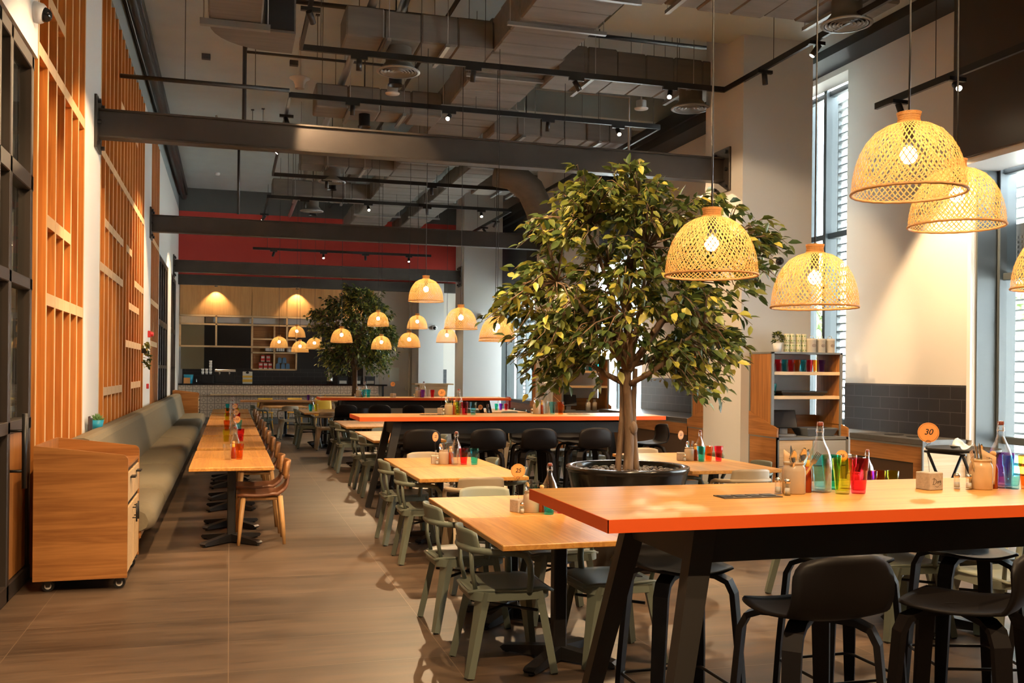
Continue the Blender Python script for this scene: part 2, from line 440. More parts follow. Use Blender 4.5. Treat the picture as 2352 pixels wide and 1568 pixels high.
# timber screens -----------------------------------------------------
def screen(y0, y1, bars, label, pitch=.42):
    r = thing('slatted_screen', label, 'wall panel', (XL, (y0+y1)/2, 0), group='timber wall screens')
    q = -(y0+y1)/2
    p = MB(); p.M = T(-XL, q)
    p.box(-1.55, -1.525, y0, y1, 0, ZW); p.build('backing_panel', W_screen, r)
    b = MB(); b.M = T(-XL, q)
    e = MB(); e.M = T(-XL, q)
    n = max(2, round((y1-y0)/pitch)); ys = [y0+.03+(y1-y0-.06)*i/n for i in range(n+1)]
    for y in ys:
        b.box(-1.525, XL-.002, y-.022, y+.022, 0, ZW); e.box(XL-.002, XL+.002, y-.022, y+.022, 0, ZW)
    for a, c_, z in bars:
        a = min(ys, key=lambda q_: abs(q_-a)); c_ = min(ys, key=lambda q_: abs(q_-c_))
        b.box(-1.525, XL-.002, a, c_, z-.05, z+.05); e.box(XL-.002, XL+.0015, a, c_, z-.05, z+.05)
    b.build('batten_grid', W_screen, r); e.build('batten_edge', W_batten, r)['label'] = 'pale front edges of the battens'
screen(8.2, 10.74, [(8.2,10.74,4.1), (8.7,9.5,4.62), (8.6,10.,2.82), (8.6,10.74,2.18)], 'slatted cedar wall screen right beside the glazed door')
screen(11.98, 17.9, [(12,17.9,4.14), (12,14.4,2.80), (12.4,14.4,3.36), (14.8,15.6,3.36), (16.2,17.9,2.95), (15.4,17.2,2.55), (14.9,17.4,1.98), (12.3,14.4,1.34), (15.6,17.4,1.36), (14.,16.6,5.2)], 'long slatted cedar wall screen between the two steel beam ends')
screen(19.45, 21.58, [(19.4,21.58,4.1), (19.4,21.58,2.9), (19.4,21.2,2.1)], 'narrow slatted cedar wall screen beyond the second beam', .3)

# right wall ---------------------------------------------------------
w = MB(); X2 = XR+.32
OPEN = [(4.9, 9.04), (11.39, 12.95), (18.18, 22.2), (25.4, 29.3)]
y = YN
for a, b in OPEN:
    w.box(XR, X2, y, a, 0, ZC); y = b
    w.box(XR, X2, a, b, 5.78, ZC); w.box(XR, X2, a, b, 0, .06)
w.box(XR, X2, y, 33, 0, ZC)
struct(w.build('wall_right', M_offwhite))
M_tile = tile_mat('charcoal_wall_tiles', (.015,.0125,.013), (.075,.072,.070), .36, .15, plane='yz', ms=.05)
t = MB().box(XR-.022, XR, 9.10, 11.37, .90, 1.515).box(XR-.022, XR, 13.0, 18.16, .90, 1.53)
struct(t.build('trim_1', M_tile))
t = MB().box(XR-.03, XR+.01, 9.045, 9.10, .9, 5.7).build('trim_2', M_whitep); struct(t)
t = MB().box(7.62, XR, YN, 33, 5.86, 6.30).box(7.56, XR, YN, 33, 6.02, 6.06)
struct(t.build('trim_3', mat('black_bulkhead', (.022,.021,.021), .6)))
# brown shutter box above the near window
M_brown = mat('brown_bulkhead', (.050,.034,.024), .38, noise=.15, nscale=1.5)
t = MB().box(7.74, XR, 4.7, 9.03, 4.02, ZC, .01); struct(t.build('trim_4', M_brown))
t = MB().box(7.78, XR+.3, 4.2, 9.02, 3.95, 4.02); struct(t.build('trim_5', M_whitep))

M_slate = mat('grey_aluminium', (.070,.085,.092), .5, .2)
def window_right(k, a, b, posts, z1=5.78, rails=(2.95,)):
    f = MB(); x0, x1 = XR+.30, XR+.50
    for p in [a+.03]+posts+[b-.03]: f.box(x0, x1, p-.035, p+.035, .06, z1, .005)
    for z in (.10,)+rails+(z1-.05,): f.box(x0+.05, x1-.05, a, b, z-.04, z+.04, .005)
    f.box(XR+.30, XR+.56, b-.03, b, .06, z1); f.box(XR+.035, XR+.32, b-.022, b-.002, .06, z1)
    o = struct(f.build(f'window_{k}', M_slate))
    g = MB().box(XR+.39, XR+.40, a+.04, b-.04, .1, z1-.05); g.build('glass_pane', G_window, o)
    return o
window_right(1, 4.9, 9.04, [6.2, 7.6], 4.0, (2.75, .9))
window_right(2, 11.39, 12.95, [12.36], rails=(3.65, .95))
window_right(3, 18.18, 22.2, [18.75, 20.2], 4.0, rails=(2.9,))
window_right(4, 25.4, 29.3, [26.3, 27.2, 28.1], 4.0, rails=(3.1,))
struct(MB().box(7.74, XR, 18.1, 22.6, 4.0, 5.86, .01).box(7.74, XR, 25.2, 29.4, 3.9, 5.86, .01).build('trim_9', mat('slate_bulkhead', (.040,.042,.046), .5)))
def louvres(a, b, z0, z1, label):
    r = thing('louvre_screen', label, 'shutter', (XR+.72, (a+b)/2, 0), group='outside sun louvres')
    m = MB(); n = int((z1-z0)/.118)
    for i in range(n):
        z = z0+.118*i
        m.M = T(0, 0, z, ry=R(14)); m.box(-.05, .05, -(b-a)/2, (b-a)/2, -.012, .012)
    m.build('blade', M_slate, r)
    p = MB()
    for y in (-(b-a)/2, (b-a)/2): p.box(-.03, .03, y-.03, y+.03, 0, z1)
    p.build('side_post', M_slate, r)
louvres(4.9, 9.6, .25, 3.95, 'grey slatted sun louvre outside the window nearest the camera')
louvres(11.35, 12.62, .25, 5.8, 'tall narrow grey sun louvre outside the window beside the near pillar')
louvres(17.3, 19.2, .25, 5.8, 'grey sun louvre outside the window behind the tree trunk')
louvres(27.6, 29.25, .25, 5.8, 'grey sun louvre outside the farthest window beside the far pillar')
p = thing('perforated_panel', 'dark perforated board hung outside across the near window', 'panel', (XR+.62, 8.6, 2.75))
m = MB().box(-.02, .02, -1.3, .82, 0, .62, .004); m.build('board', mat('dark_mesh_board', (.022,.019,.018), .6), p)
m = MB()
for i in range(34):
    for j in range(7): m.box(-.026, -.0205, -1.2+.058*i, -1.168+.058*i, .12+.055*j, .150+.055*j)
m.build('perforation', mat('mesh_thread', (.06,.052,.046), .6), p)

# pillars and steel beams -------------------------------------------
PY_ = [11.62, 19.25, 26.95]
struct(MB().box(6.3, 7.316, 11.11, 12.13, 0, ZC).build('wall_pillar_near', M_colgrey))
struct(MB().box(6.3, 7.316, 18.74, 19.78, 0, ZC).build('wall_pillar_middle', M_colgrey))
struct(MB().box(6.3, 7.42, 26.52, 27.55, 0, ZC).build('wall_pillar_far', M_colgrey))
def beam(y, label):
    r = thing('steel_beam', label, 'beam', (XL, y, 4.17), group='steel beams across the hall')
    L = 6.3-XL
    m = MB().box(.03, L-.03, -.09, .09, 0, .022, .003).box(.03, L-.03, -.09, .09, .293, .315, .003).box(.03, L-.03, -.055, .055, .022, .293)
    m.build('web_and_flanges', M_beam, r)
    for x0, x1, sx in ((.0, .03, 1), (L-.03, L, -1)):
        m = MB().box(x0, x1, -.21, .21, -.14, .44, .004); pl = m.build('end_plate', M_beam, r)
        b = MB()
        for yy in (-.15, .15):
            for z in (-.08, .15, .38):
                xx = x1 if sx > 0 else x0
                b.cyl((xx, yy, z), (xx+.035*sx, yy, z), .024, n=6, smooth=False)
        b.build('bolt_heads', M_black, pl)
beam(PY_[0], 'nearest dark steel I-beam, its bolted plate fixed to the front pillar')
beam(PY_[1], 'second dark steel I-beam passing behind the near tree')
beam(PY_[2], 'farthest dark steel I-beam, just before the red bulkhead')

# back wall and bulkhead --------------------------------------------
struct(MB().box(XL, 6.9, YB, YB+.35, 4.12, 6.18).build('wall_back', M_red))
struct(MB().box(XL, 6.9, YB, YB+.35, 6.18, ZC).build('wall_back_upper', M_dgrey))
t = MB().box(XL, 6.75, YB-.12, YB+.02, 4.05, 4.34, .004); struct(t.build('trim_6', M_beam))
struct(MB().box(4.5, 5.45, 30.15, 30.35, 2.25, 4.4).box(5.45, 9., 30.15, 30.35, 0, 4.4).build('wall_back_right', M_offwhite))
struct(MB().box(4.3, 4.5, 30.15, 33, 0, 4.4).build('wall_back_return', M_offwhite))
struct(MB().box(-1.5, 4.5, 32.6, 32.8, 0, 4.4).build('wall_kitchen', mat('black_wall', (.014,.012,.011), .5)))
struct(MB().box(-1.5, 9., YB+.3, 33, 4.12, 4.25).build('ceiling_kitchen', M_white))
t = MB().box(-1.44, 4.3, 32.57, 32.6, .9, 1.66); struct(t.build('trim_7', tile_mat('kitchen_tiles', (.030,.026,.025), (.10,.09,.085), .45, .14, plane='xz', ms=.05)))
t = MB().box(6.28, 6.62, 30.12, 30.15, 0, 1.68); struct(t.build('trim_8', tile_mat('lobby_tiles', (.055,.06,.068), (.16,.16,.16), .45, .14, plane='xz', ms=.05)))
struct(MB().box(5.5, 6.27, 29.0, 30.2, 0, 4.3).build('wall_stub', M_colgrey))
d = struct(MB().box(4.50, 4.56, 30.10, 30.2, 0, 2.25).box(5.39, 5.45, 30.10, 30.2, 0, 2.25).box(4.5, 5.45, 30.10, 30.2, 2.19, 2.25).build('door_2', M_cream))
MB().box(4.56, 5.39, 30.14, 30.19, .01, 2.19).build('door_leaf', M_offwhite, d)
MB().box(4.80, 5.10, 30.125, 30.14, 1.30, 1.72, .003).build('notice_panel', mat('pale_notice', (.72,.78,.72), .5), d)
MB().box(5.30, 5.34, 30.08, 30.14, 1.0, 1.12).build('door_handle', M_steel, d)
# wall behind the camera
w = MB().box(-1.8, X2, YN-.2, YN, 0, ZC)
struct(w.build('wall_front', M_white))
struct(MB().box(-4.7, -4.6, YN, 33, 0, ZC).box(-4.6, 9., 33, 33.1, 0, ZC).box(X2, 9., 29.4, 33, 0, ZC).build('wall_outer', M_white))

# outdoors ------------------------------------------------------------
struct(MB().box(XR+.55, 70, -40, 80, -.2, -.06).build('ground_outside', mat('pale_paving', (.60,.60,.58), .9, noise=.1, nscale=.6)))
# ================================================================== furniture prototypes
def pedestal_table(loc, label, group, w=.74, d=.95, top=.745, diag=True, m_top=None, rz=0.):
    r = thing('cafe_table', label, 'table', loc, rz, group)
    MB().box(-w/2, w/2, -d/2, d/2, top-.032, top, .004).build('table_top', m_top or W_table, r)
    MB().box(-.038, .038, -.038, .038, .05, top-.045, .008).box(-.16, .16, -.16, .16, top-.045, top-.032).build('column', M_black, r)
    for k in range(4):
        a = PI/4+PI/2*k; m = MB(); m.M = T(rz=a)
        m.prism([(.03,.012), (.34,.012), (.36,.03), (.34,.045), (.03,.085)], -.034, .034, 'y')
        m.cyl((.33,0,0), (.33,0,.014), .016, n=8)
        m.build('base_foot', M_black, r)
    return r

def green_chair(m, label, loc, rz, group='metal armchairs', cat='chair'):
    """metal armchair, its front towards +x"""
    r = thing('metal_armchair', label, cat, loc, rz, group)
    s = MB()
    def seat(u, v):
        x = -.235+.465*u; hw = .205+.03*math.sin(min(1, u*1.1)*PI*.9)-.03*(1-u)**2
        y = (v*2-1)*hw
        ex = abs(u*2-1)**6*.02
        return (x, y*(1-.12*abs(u*2-1)**8), .457-.012*math.exp(-((u-.4)/.35)**2)*(1-(v*2-1)**2)-ex+.004*(v*2-1)**2)
    s.grid(seat, 12, 10, th=.014)
    s.prism(rounded(.445, .435, .10, 5, -.005), .405, .452, 'z', smooth=True)
    so = s.build('seat', m, r)
    MB().prism(rounded(.035, .12, .016, 3, -.165), .4475, .4585, 'z').build('slot', M_ink, so)
    for sx in (1, -1):
        for sy in (1, -1):
            l = MB(); a = Vector((.155*sx, .165*sy, .445)); b = Vector((.228*sx-(.0 if sx > 0 else .012), .222*sy, .008))
            mid = a.lerp(b, .5)
            n = 6; pts = [a.lerp(b, i/n) for i in range(n+1)]
            l.tube(pts, 0, flat=(.098, .040, (sx, sy*.3, 0), [1.1, .84, .70, .62, .55, .48, .42]), mi=0)
            l.box(b.x-.014, b.x+.014, b.y-.014, b.y+.014, 0, .012, mi=1)
            l.build('leg', [m, M_black], r)
    p = [( .085,.218,.45), (.088,.236,.53), (.082,.240,.60), (.055,.240,.645), (.0,.240,.66), (-.09,.236,.665), (-.16,.215,.67), (-.215,.16,.672), (-.245,.08,.674), (-.252,0,.674)]
    q = p+[(x, -y, z) for x, y, z in reversed(p[:-1])]
    MB().tube(q, .0185, 10).build('arm_rail', m, r)
    for sy in (1, -1): MB().tube([(-.19,.135*sy,.445), (-.215,.15*sy,.56), (-.222,.152*sy,.68)], .0125, 8).build('back_post', m, r)
    k = MB()
    k.grid(lambda u, v: (-.248+.068*(2*v-1)**2-.022*u, (2*v-1)*.195*(1-.06*u), .665+.115*u-.018*abs(2*v-1)**5*u), 5, 12, th=.012)
    k.build('backrest', m, r)
    t = MB().cyl((.15,.15,.33), (-.15,-.15,.33), .009, n=6).cyl((.15,-.15,.33), (-.15,.15,.33), .009, n=6)
    t.build('cross_brace', M_black, r)
    return r

def bar_stool(label, loc, rz, group='black bar stools'):
    """front towards +x"""
    r = thing('bar_stool', label, 'stool', loc, rz, group)
    s = MB()
    def shell(u, v):
        w = 2*v-1
        if u < .55:
            t = u/.55; x = .215-.40*t; z = .755-.022*math.sin(t*PI)-.012*(1-t)**3+.02*w*w
            hw = .205-.03*(1-t)**3
        else:
            t = (u-.55)/.45; a = min(1, t*1.7); x = -.185-.045*math.sin(a*PI/2)-.035*t+.055*w*w*t; z = .755+.235*t**1.25+.02*w*w*(1-t)
            hw = .207-.012*t**4
        e = (max(0, u-.86)/.14)**3*.30; f = (max(0, .2-u)/.2)**3*.10
        return (x-(f*.4*w*w), w*hw*(1-e*.5-f*.3), z-.03*w**4*(max(0, u-.7)/.3)**2)
    s.grid(shell, 22, 12, th=.013); s.build('seat_shell', M_blackw, r)
    for sx in (1, -1):
        for sy in (1, -1):
            pts = [(.03*sx, .03*sy, .728), (.12*sx, .12*sy, .722), (.158*sx, .158*sy, .70), (.176*sx, .176*sy, .65), (.20*sx, .20*sy, .3), (.215*sx, .215*sy, .0)]
            MB().tube(pts, 0, flat=(.068, .024, (sx, sy, .01), [1,1,1,1,.85,.65])).build('leg', M_blackw, r)
    c = .205
    MB().tube(rounded3(.41, .41, .035, .215), .008, 6, closed=True).build('footrest', M_black, r)
    return r
def rounded3(w, h, rad, z): return [(x, y, z) for x, y in rounded(w, h, rad, 3)]

def wood_chair(label, loc, rz, group='oak and leather chairs'):
    """front towards +x"""
    r = thing('dining_chair', label, 'chair', loc, rz, group)
    def shell(u, v):
        w = 2*v-1
        if u < .5:
            t = u/.5; x = .22-.36*t; z = .462-.018*math.sin(t*PI)-.03*max(0, .15-t)/.15*.6; hw = .215-.02*t
        else:
            t = (u-.5)/.5; a = min(1, t*2.2)
            x = -.14-.075*math.sin(a*PI/2)-.03*t; z = .462+.04*a*a*.3+.155*t
            hw = .195-.115*math.sin(min(1, t*1.2)*PI/2)
        e = (max(0, .12-u)/.12)**2*.12
        return (x, w*hw*(1-e), z+.012*w*w*(u < .5))
    MB().grid(shell, 18, 10, th=.028).build('seat_shell', M_leather, r)
    MB().grid(lambda u, v: (-.238-.022*u+.035*(2*v-1)**2, (2*v-1)*.195*(1-(2*u-1)**4*.16), .60+.165*u), 8, 10, th=.022).build('backrest', W_low, r)
    MB().box(-.17, .17, -.155, .155, .405, .438, .008).build('seat_frame', W_leg, r)
    for sx in (1, -1):
        for sy in (1, -1):
            MB().tube([(.165*sx,.165*sy,.445), (.19*sx,.19*sy,.2), (.205*sx,.205*sy,0)], [.024,.021,.015], 10).build('leg', W_leg, r)
    return r

def high_table(loc, label):
    """long bar-height table; origin at its near left corner on the floor; runs +x, +y"""
    L, D, Z = 3.66, .92, 1.11
    r = thing('communal_table', label, 'table', loc, 0, 'orange edged high tables')
    MB().box(.003, L-.003, .003, D-.003, Z-.046, Z, 0).build('table_top', W_tablex, r)
    MB().box(0, L, 0, .003, Z-.047, Z-.0005).box(0, L, D-.003, D, Z-.047, Z-.0005).box(0, .003, 0, D, Z-.047, Z-.0005).box(L-.003, L, 0, D, Z-.047, Z-.0005).build('edge_band', M_orange, r)['label'] = 'bright orange edge band'
    MB().box(.46, L-.46, .16, .185, Z-.20, Z-.047).box(.46, L-.46, D-.185, D-.16, Z-.20, Z-.047).box(.46, L-.46, .16, D-.16, Z-.075, Z-.047).build('apron', M_char, r)
    for x, sx in ((.45, -1), (L-.45, 1)):
        for y, sy in ((.17, -1), (D-.17, 1)):
            p = [(x, y, Z-.05), (x+.08*sx, y+.035*sy, Z-.38), (x+.23*sx, y+.13*sy, 0)]
            MB().tube([Vector(p[0]), Vector(p[0]).lerp(Vector(p[2]), .5), p[2]], 0, flat=(.072, .065, (0, 1, 0), [1.3, 1.1, .85])).build('leg', M_char, r)
        m = MB().prism([(.17,Z-.05), (D-.17,Z-.05), (D-.16,Z-.15), (D-.21,Z-.20), (.21,Z-.20), (.16,Z-.15)], x+.02*sx, x+.045*sx, 'x')
        m.build('end_gusset', M_char, r)
    return r

def outlet(loc, label):
    r = thing('power_outlet_strip', label, 'power outlet', loc, 0, 'outlet strips set into the high tables')
    MB().box(-.135, .135, -.05, .05, 0, .004, .001).build('cover_plate', M_brownplate, r)
    m = MB()
    for k in range(4): m.box(-.13+.066*k, -.085+.066*k, -.03, .03, .004, .006)
    m.build('socket', M_ink, r)
    return r
M_brownplate = mat('bronze_plate', (.10,.075,.055), .45, .4)

# ------------------------------------------------------------------ table ware prototypes
WARE = {}
def tumbler(g, label, loc, group, scale=1.):
    k = 'tumbler'
    if k not in WARE:
        prof = [(.001,0), (.028,0), (.0295,.004), (.031,.02), (.0375,.098), (.0395,.10), (.0405,.104), (.043,.150), (.0425,.152), (.0415,.150), (.0385,.104), (.0355,.098), (.0285,.02), (.024,.014), (.001,.014)]
        WARE[k] = prof
    m = MB(); n = 24; prof = WARE[k]; vs = []
    for kx, (rr, z) in enumerate(prof):
        for j in range(n):
            f = 1.0-(.045 if (j % 2 and .015 < z < .097 and kx < 5) else 0)
            a = 2*PI*j/n; vs.append((rr*f*math.cos(a), rr*f*math.sin(a), z))
    m.add(vs, [[q*n+j, q*n+(j+1) % n, (q+1)*n+(j+1) % n, (q+1)*n+j] for q in range(len(prof)-1) for j in range(n)], 0, True)
    key = ('tm', g.name)
    if key not in WARE: WARE[key] = m.mesh('tumbler', g)
    o = bpy.data.objects.new('tumbler', WARE[key]); COL.objects.link(o); o.location = loc
    o.scale = (scale,)*3
    return tag(o, label, 'glass', group)
def proto(key, fn):
    """first call builds the thing, later calls copy it"""
    def f(label, loc, rz=0., group=None, scale=None):
        if key not in WARE:
            r = fn(label, loc, rz, group); WARE[key] = r
            if scale: r.scale = (scale,)*3
            return r
        r = dup(WARE[key], loc, rz, label, (scale,)*3 if scale else None)
        if group: r['group'] = group
        return r
    return f
def _bottle(label, loc, rz, group):
    r = thing('swing_top_bottle', label, 'bottle', loc, rz, group)
    out = [(.002,0,2), (.040,0,5), (.0435,.005,5), (.0435,.125,5), (.042,.150,4), (.036,.180,3), (.024,.212,2.3), (.016,.235,2), (.0145,.262,2), (.0165,.266,2), (.0165,.274,2), (.014,.278,2), (.014,.288,2)]
    inn = [(.0105,.288,2), (.0115,.235,2), (.021,.210,2.3), (.033,.178,3), (.039,.148,4), (.0405,.012,5), (.002,.012,2)]
    pr = out+inn
    MB().lathe([(a, b) for a, b, _ in pr], 28, sq=[q for _, _, q in pr]).build('glass_body', G_clear, r)
    MB().lathe([(.001,.287), (.0125,.287), (.0145,.291), (.0145,.302), (.012,.305), (.001,.305)], 14).build('stopper', M_cork, r)
    m = MB()
    for sx in (1, -1):
        m.tube([(.0*sx,.0,.306), (.014*sx,0,.305), (.021*sx,0,.296), (.027*sx,0,.268), (.024*sx,0,.256), (.017*sx,0,.262), (.016*sx,0,.278)], .0013, 5)
    m.tube([(.0165*math.cos(2*PI*i/16), .0165*math.sin(2*PI*i/16), .262) for i in range(16)], .0012, 5, closed=True)
    m.build('wire_clasp', M_steel, r)
    return r
bottle = proto('bottle', _bottle)
def _crock(label, loc, rz, group, m=None):
    r = tag(MB().lathe([(.001,0), (.046,0), (.050,.005), (.050,.098), (.047,.113), (.0405,.121), (.0405,.126), (.044,.128), (.0445,.134), (.042,.136), (.038,.134), (.0375,.122), (.045,.108), (.046,.010), (.001,.008)], 32).build('utensil_crock', m or M_crock), label, 'jar', group)
    r.location = loc; r.rotation_euler.z = rz; return r
crock = proto('crock', _crock)
crock_cream = proto('crockw', lambda a, b, c, d: _crock(a, b, c, d, M_crockw))
def _shaker(label, loc, rz, group):
    r = thing('salt_shaker', label, 'shaker', loc, rz, group)
    MB().lathe([(.001,0), (.0165,0), (.0165,.004), (.0135,.05), (.012,.052), (.0115,.052), (.013,.006), (.001,.005)], 8, smooth=False).build('glass_body', G_clear, r)
    MB().lathe([(.001,.006), (.0125,.006), (.0118,.030), (.001,.031)], 8).build('filling', mat('salt', (.75,.72,.68), .8) if 'salt' not in bpy.data.materials else bpy.data.materials['salt'], r)
    MB().lathe([(.0125,.051), (.0142,.053), (.0142,.060), (.012,.067), (.006,.071), (.001,.072)], 14).build('cap', M_chrome, r)
    return r
shaker = proto('shaker', _shaker)
def _sauce(label, loc, rz, group):
    r = thing('hot_sauce_bottle', label, 'bottle', loc, rz, group)
    MB().lathe([(.001,0), (.0215,0), (.0225,.003), (.0225,.088), (.019,.102), (.0125,.113), (.001,.114)], 20).build('sauce_body', M_sauce, r)
    MB().lathe([(.0128,.112), (.0135,.113), (.0128,.140), (.001,.141)], 16).build('neck_label', M_yellow, r)
    MB().lathe([(.009,.141), (.009,.146), (.0125,.151), (.0145,.158), (.0125,.166), (.006,.170), (.001,.171)], 16).build('wooden_cap', M_woodcap, r)
    return r
sauce = proto('sauce', _sauce)
TXT = {}
def table_sign(num, label, loc, rz=0., group='round number signs', h=.255, lean=.012):
    """stone block, wire stem, round card facing -y"""
    r = thing('number_sign', label, 'sign', loc, rz, group)
    b = MB(); b.M = T(rz=R(43)); b.box(-.041, .041, -.041, .041, 0, .078, .003)
    bo = b.build('stone_block', M_stone, r)
    if 'script' not in TXT:
        t = MB()
        def stroke(pts): t.tube([(x, -.0415, z) for x, z in pts], .0008, 4)
        stroke([(-.018,.028), (-.014,.048), (-.012,.052)]); stroke([(-.022,.05), (-.012,.053), (-.002,.046), (-.002,.034), (-.012,.026), (-.023,.027)])
        stroke([(.004,.040), (.001,.034), (.005,.030), (.009,.036), (.004,.040), (.012,.038)]); stroke([(.012,.040), (.009,.035), (.013,.031), (.017,.037), (.012,.040), (.019,.041)])
        stroke([(.026,.043), (.020,.041), (.021,.034), (.026,.040), (.025,.026), (.018,.022)]); stroke([(-.006,.018), (.003,.014), (.012,.017)])
        TXT['script'] = t
    t = TXT['script']; t2 = MB(); t2.M = T(rz=R(43)); t2.add(t.v, t.f); t2.build('script_mark', M_ink, bo)
    MB().tube([(0,0,.076), (-.004,0,.12), (-.010,0,.165), (-.012,0,.195), (-.006,0,.205), (0,-.002,.208)], .0010, 5).tube([(.010*math.cos(2*PI*i/12)-.006, -.003, h-.044+.010*math.sin(2*PI*i/12)) for i in range(12)], .0009, 4, closed=True).build('wire_stem', M_pipe, r)
    d = MB(); d.M = T(-.006, .0, h, rx=R(90)); d.prism([(.045*math.cos(2*PI*i/32), .045*math.sin(2*PI*i/32)) for i in range(32)], -.001, .001)
    do = d.build('round_card', M_disc, r)
    rg = MB(); rg.tube([(-.006+.0405*math.cos(2*PI*i/32), -.0014, h+.0405*math.sin(2*PI*i/32)) for i in range(32)], .0006, 4, closed=True); rg.build('ring_line', M_ink, do)
    if num not in TXT: TXT[num] = text_mesh(num, .036, .0004, .25); TXT[num].materials.append(M_ink)
    o = bpy.data.objects.new('number_mark', TXT[num]); COL.objects.link(o); o.parent = do; o.location = (-.006, -.0016, h+.002); o.rotation_euler.x = R(90)
    return r
def cutlery(kind, label, loc, tilt, rz, group):
    """stands in a crock, leaning"""
    key = 'cut'+kind
    if key not in WARE:
        m = MB()
        if kind == 'knife':
            m.tube([(0,0,0), (0,0,.085)], 0, flat=(.014,.006,(0,1,0)))
            m.prism([(-.008,.085), (.008,.085), (.010,.12), (.007,.165), (-.002,.185), (-.008,.175)], -.0009, .0009, 'y')
        elif kind == 'spoon':
            m.tube([(0,0,0), (0,.002,.06), (0,0,.125)], 0, flat=(.009,.0025,(0,1,0)))
            m.grid(lambda u, v: (.019*math.sin(PI*(.04+.92*u))**.7*(2*v-1), .010*math.sin(PI*u)*(1-(2*v-1)**2), .122+.062*u), 8, 6, th=.0014)
        else:
            m.tube([(0,0,0), (0,.002,.06), (0,0,.13)], 0, flat=(.009,.0025,(0,1,0)))
            m.prism([(-.011,.13), (.011,.13), (.012,.15), (-.012,.15)], -.0008, .0008, 'y')
            for k in range(4): m.box(-.0115+.0065*k, -.0085+.0065*k, -.0008, .0008, .148, .182)
        WARE[key] = m.mesh(kind, M_steel)
    o = bpy.data.objects.new({'knife': 'table_knife', 'spoon': 'table_spoon', 'fork': 'table_fork'}[kind], WARE[key]); COL.objects.link(o)
    o.location = loc; o.rotation_euler = (tilt[0], tilt[1], rz)
    return tag(o, label, kind, group)
def napkin(label, loc, rz, group):
    o = MB().grid(lambda u, v: (-.034+.068*u, .006*math.sin(u*3), .02+.155*v-.03*u*v), 6, 6, th=.004).build('napkin_pouch', M_paper)
    o.location = loc; o.rotation_euler = (R(-6), R(5), rz)
    tag(o, label, 'napkin', group)
    m = MB(); m.tube([(-.004,-.006,.10), (.002,-.006,.14)], .001, 4).tube([(-.012,-.006,.138), (.010,-.007,.135), (.014,-.007,.112), (-.010,-.006,.098)], .001, 4)
    m.build('printed_letter', M_ink, o)
    return o
DUCTS = [(3.06,4.14,-2.,28.3,5.60), (4.5,5.2,17.6,28.3,5.64), (4.08,6.6,12.,12.75,5.53), (1.3,3.12,11.65,12.3,5.60), (1.3,3.12,19.2,19.9,5.60)]
# ================================================================== pendant lamps
def weave_mat():
    m, nt, out = nodes('woven_cane')
    d = N(nt, 'ShaderNodeBsdfDiffuse'); t = N(nt, 'ShaderNodeBsdfTranslucent'); mx = N(nt, 'ShaderNodeMixShader'); mx.inputs[0].default_value = .5
    d.inputs[0].default_value = (.72, .42, .15, 1); t.inputs[0].default_value = (.74, .42, .13, 1)
    nt.links.new(d.outputs[0], mx.inputs[1]); nt.links.new(t.outputs[0], mx.inputs[2]); nt.links.new(mx.outputs[0], out.inputs[0]); return m
M_weave = weave_mat()
M_bulb = emit('warm_bulb', (1., .80, .52), 62.)
PROF = [(.215,0), (.214,.03), (.210,.07), (.200,.115), (.184,.16), (.160,.203), (.128,.240), (.088,.264), (.052,.275), (.043,.282), (.041,.298), (.046,.318)]
def prof_at(t):
    q = t*(len(PROF)-1); i = min(int(q), len(PROF)-2); f = q-i
    return PROF[i][0]*(1-f)+PROF[i+1][0]*f, PROF[i][1]*(1-f)+PROF[i+1][1]*f
def weave_mesh():
    m = MB(); n = 58; k = 22
    for d in (1, -1):
        for s in range(n):
            a0 = 2*PI*s/n; L = []; Rr = []
            for i in range(k+1):
                t = i/k; r, z = prof_at(t); r += .0016*d*math.cos(i*PI)
                a = a0+d*1.55*t**.9+.02*math.sin(s*7.3+i*.5)
                w = .0062*(r/.215)**.45
                da = w/r*.5
                L.append((r*math.cos(a-da), r*math.sin(a-da), z)); Rr.append((r*math.cos(a+da), r*math.sin(a+da), z))
            m.add(L+Rr, [[i, i+1, k+2+i, k+1+i] for i in range(k)], 0, False)
    return m
def lamp(label, loc, rz=0., cord=None):
    """origin at the centre of the rim"""
    x, y, z = loc
    if 'lamp' not in WARE:
        me = weave_mesh().mesh('lamp_shade', M_weave)
        rim = MB()
        rim.tube([(.215*math.cos(2*PI*i/48), .215*math.sin(2*PI*i/48), .002+.0012*(i % 2)) for i in range(48)], .0062, 6, closed=True)
        nk = MB().lathe([(.0435,.280), (.0415,.298), (.0465,.319), (.042,.319), (.038,.298), (.040,.280)], 20)
        b = MB().sphere((0,0,.150), .033, 10, 14)
        so = MB().cyl((0,0,.182), (0,0,.30), .021, n=12).cyl((0,0,.30), (0,0,.33), .006, n=8)
        WARE['lamp'] = (me, rim.mesh('rim', M_bamboo), nk.mesh('neck_collar', M_bamboo), b.mesh('bulb', M_bulb), so.mesh('bulb_socket', M_black))
    me, rim, nk, b, so = WARE['lamp']
    r = thing('pendant_lamp', label, 'lamp', loc, rz, 'woven cane pendant lamps')
    for nm, q in (('lamp_shade', me), ('rim', rim), ('neck_collar', nk), ('bulb', b), ('bulb_socket', so)):
        o = bpy.data.objects.new(nm, q); COL.objects.link(o); o.parent = r
    zt = 5.98 if x > 4.45 and y < 11.5 else ZC
    for a, b, c_, d_, e in DUCTS:
        if a-.03 < x < b+.03 and c_-.03 < y < d_+.03: zt = min(zt, e)
    MB().tube([(0,0,.325), (.003,0,.6), (-.003,0,1.2), (0,0,zt-z)] , .0042, 6).build('cord', M_black, r)
    return r

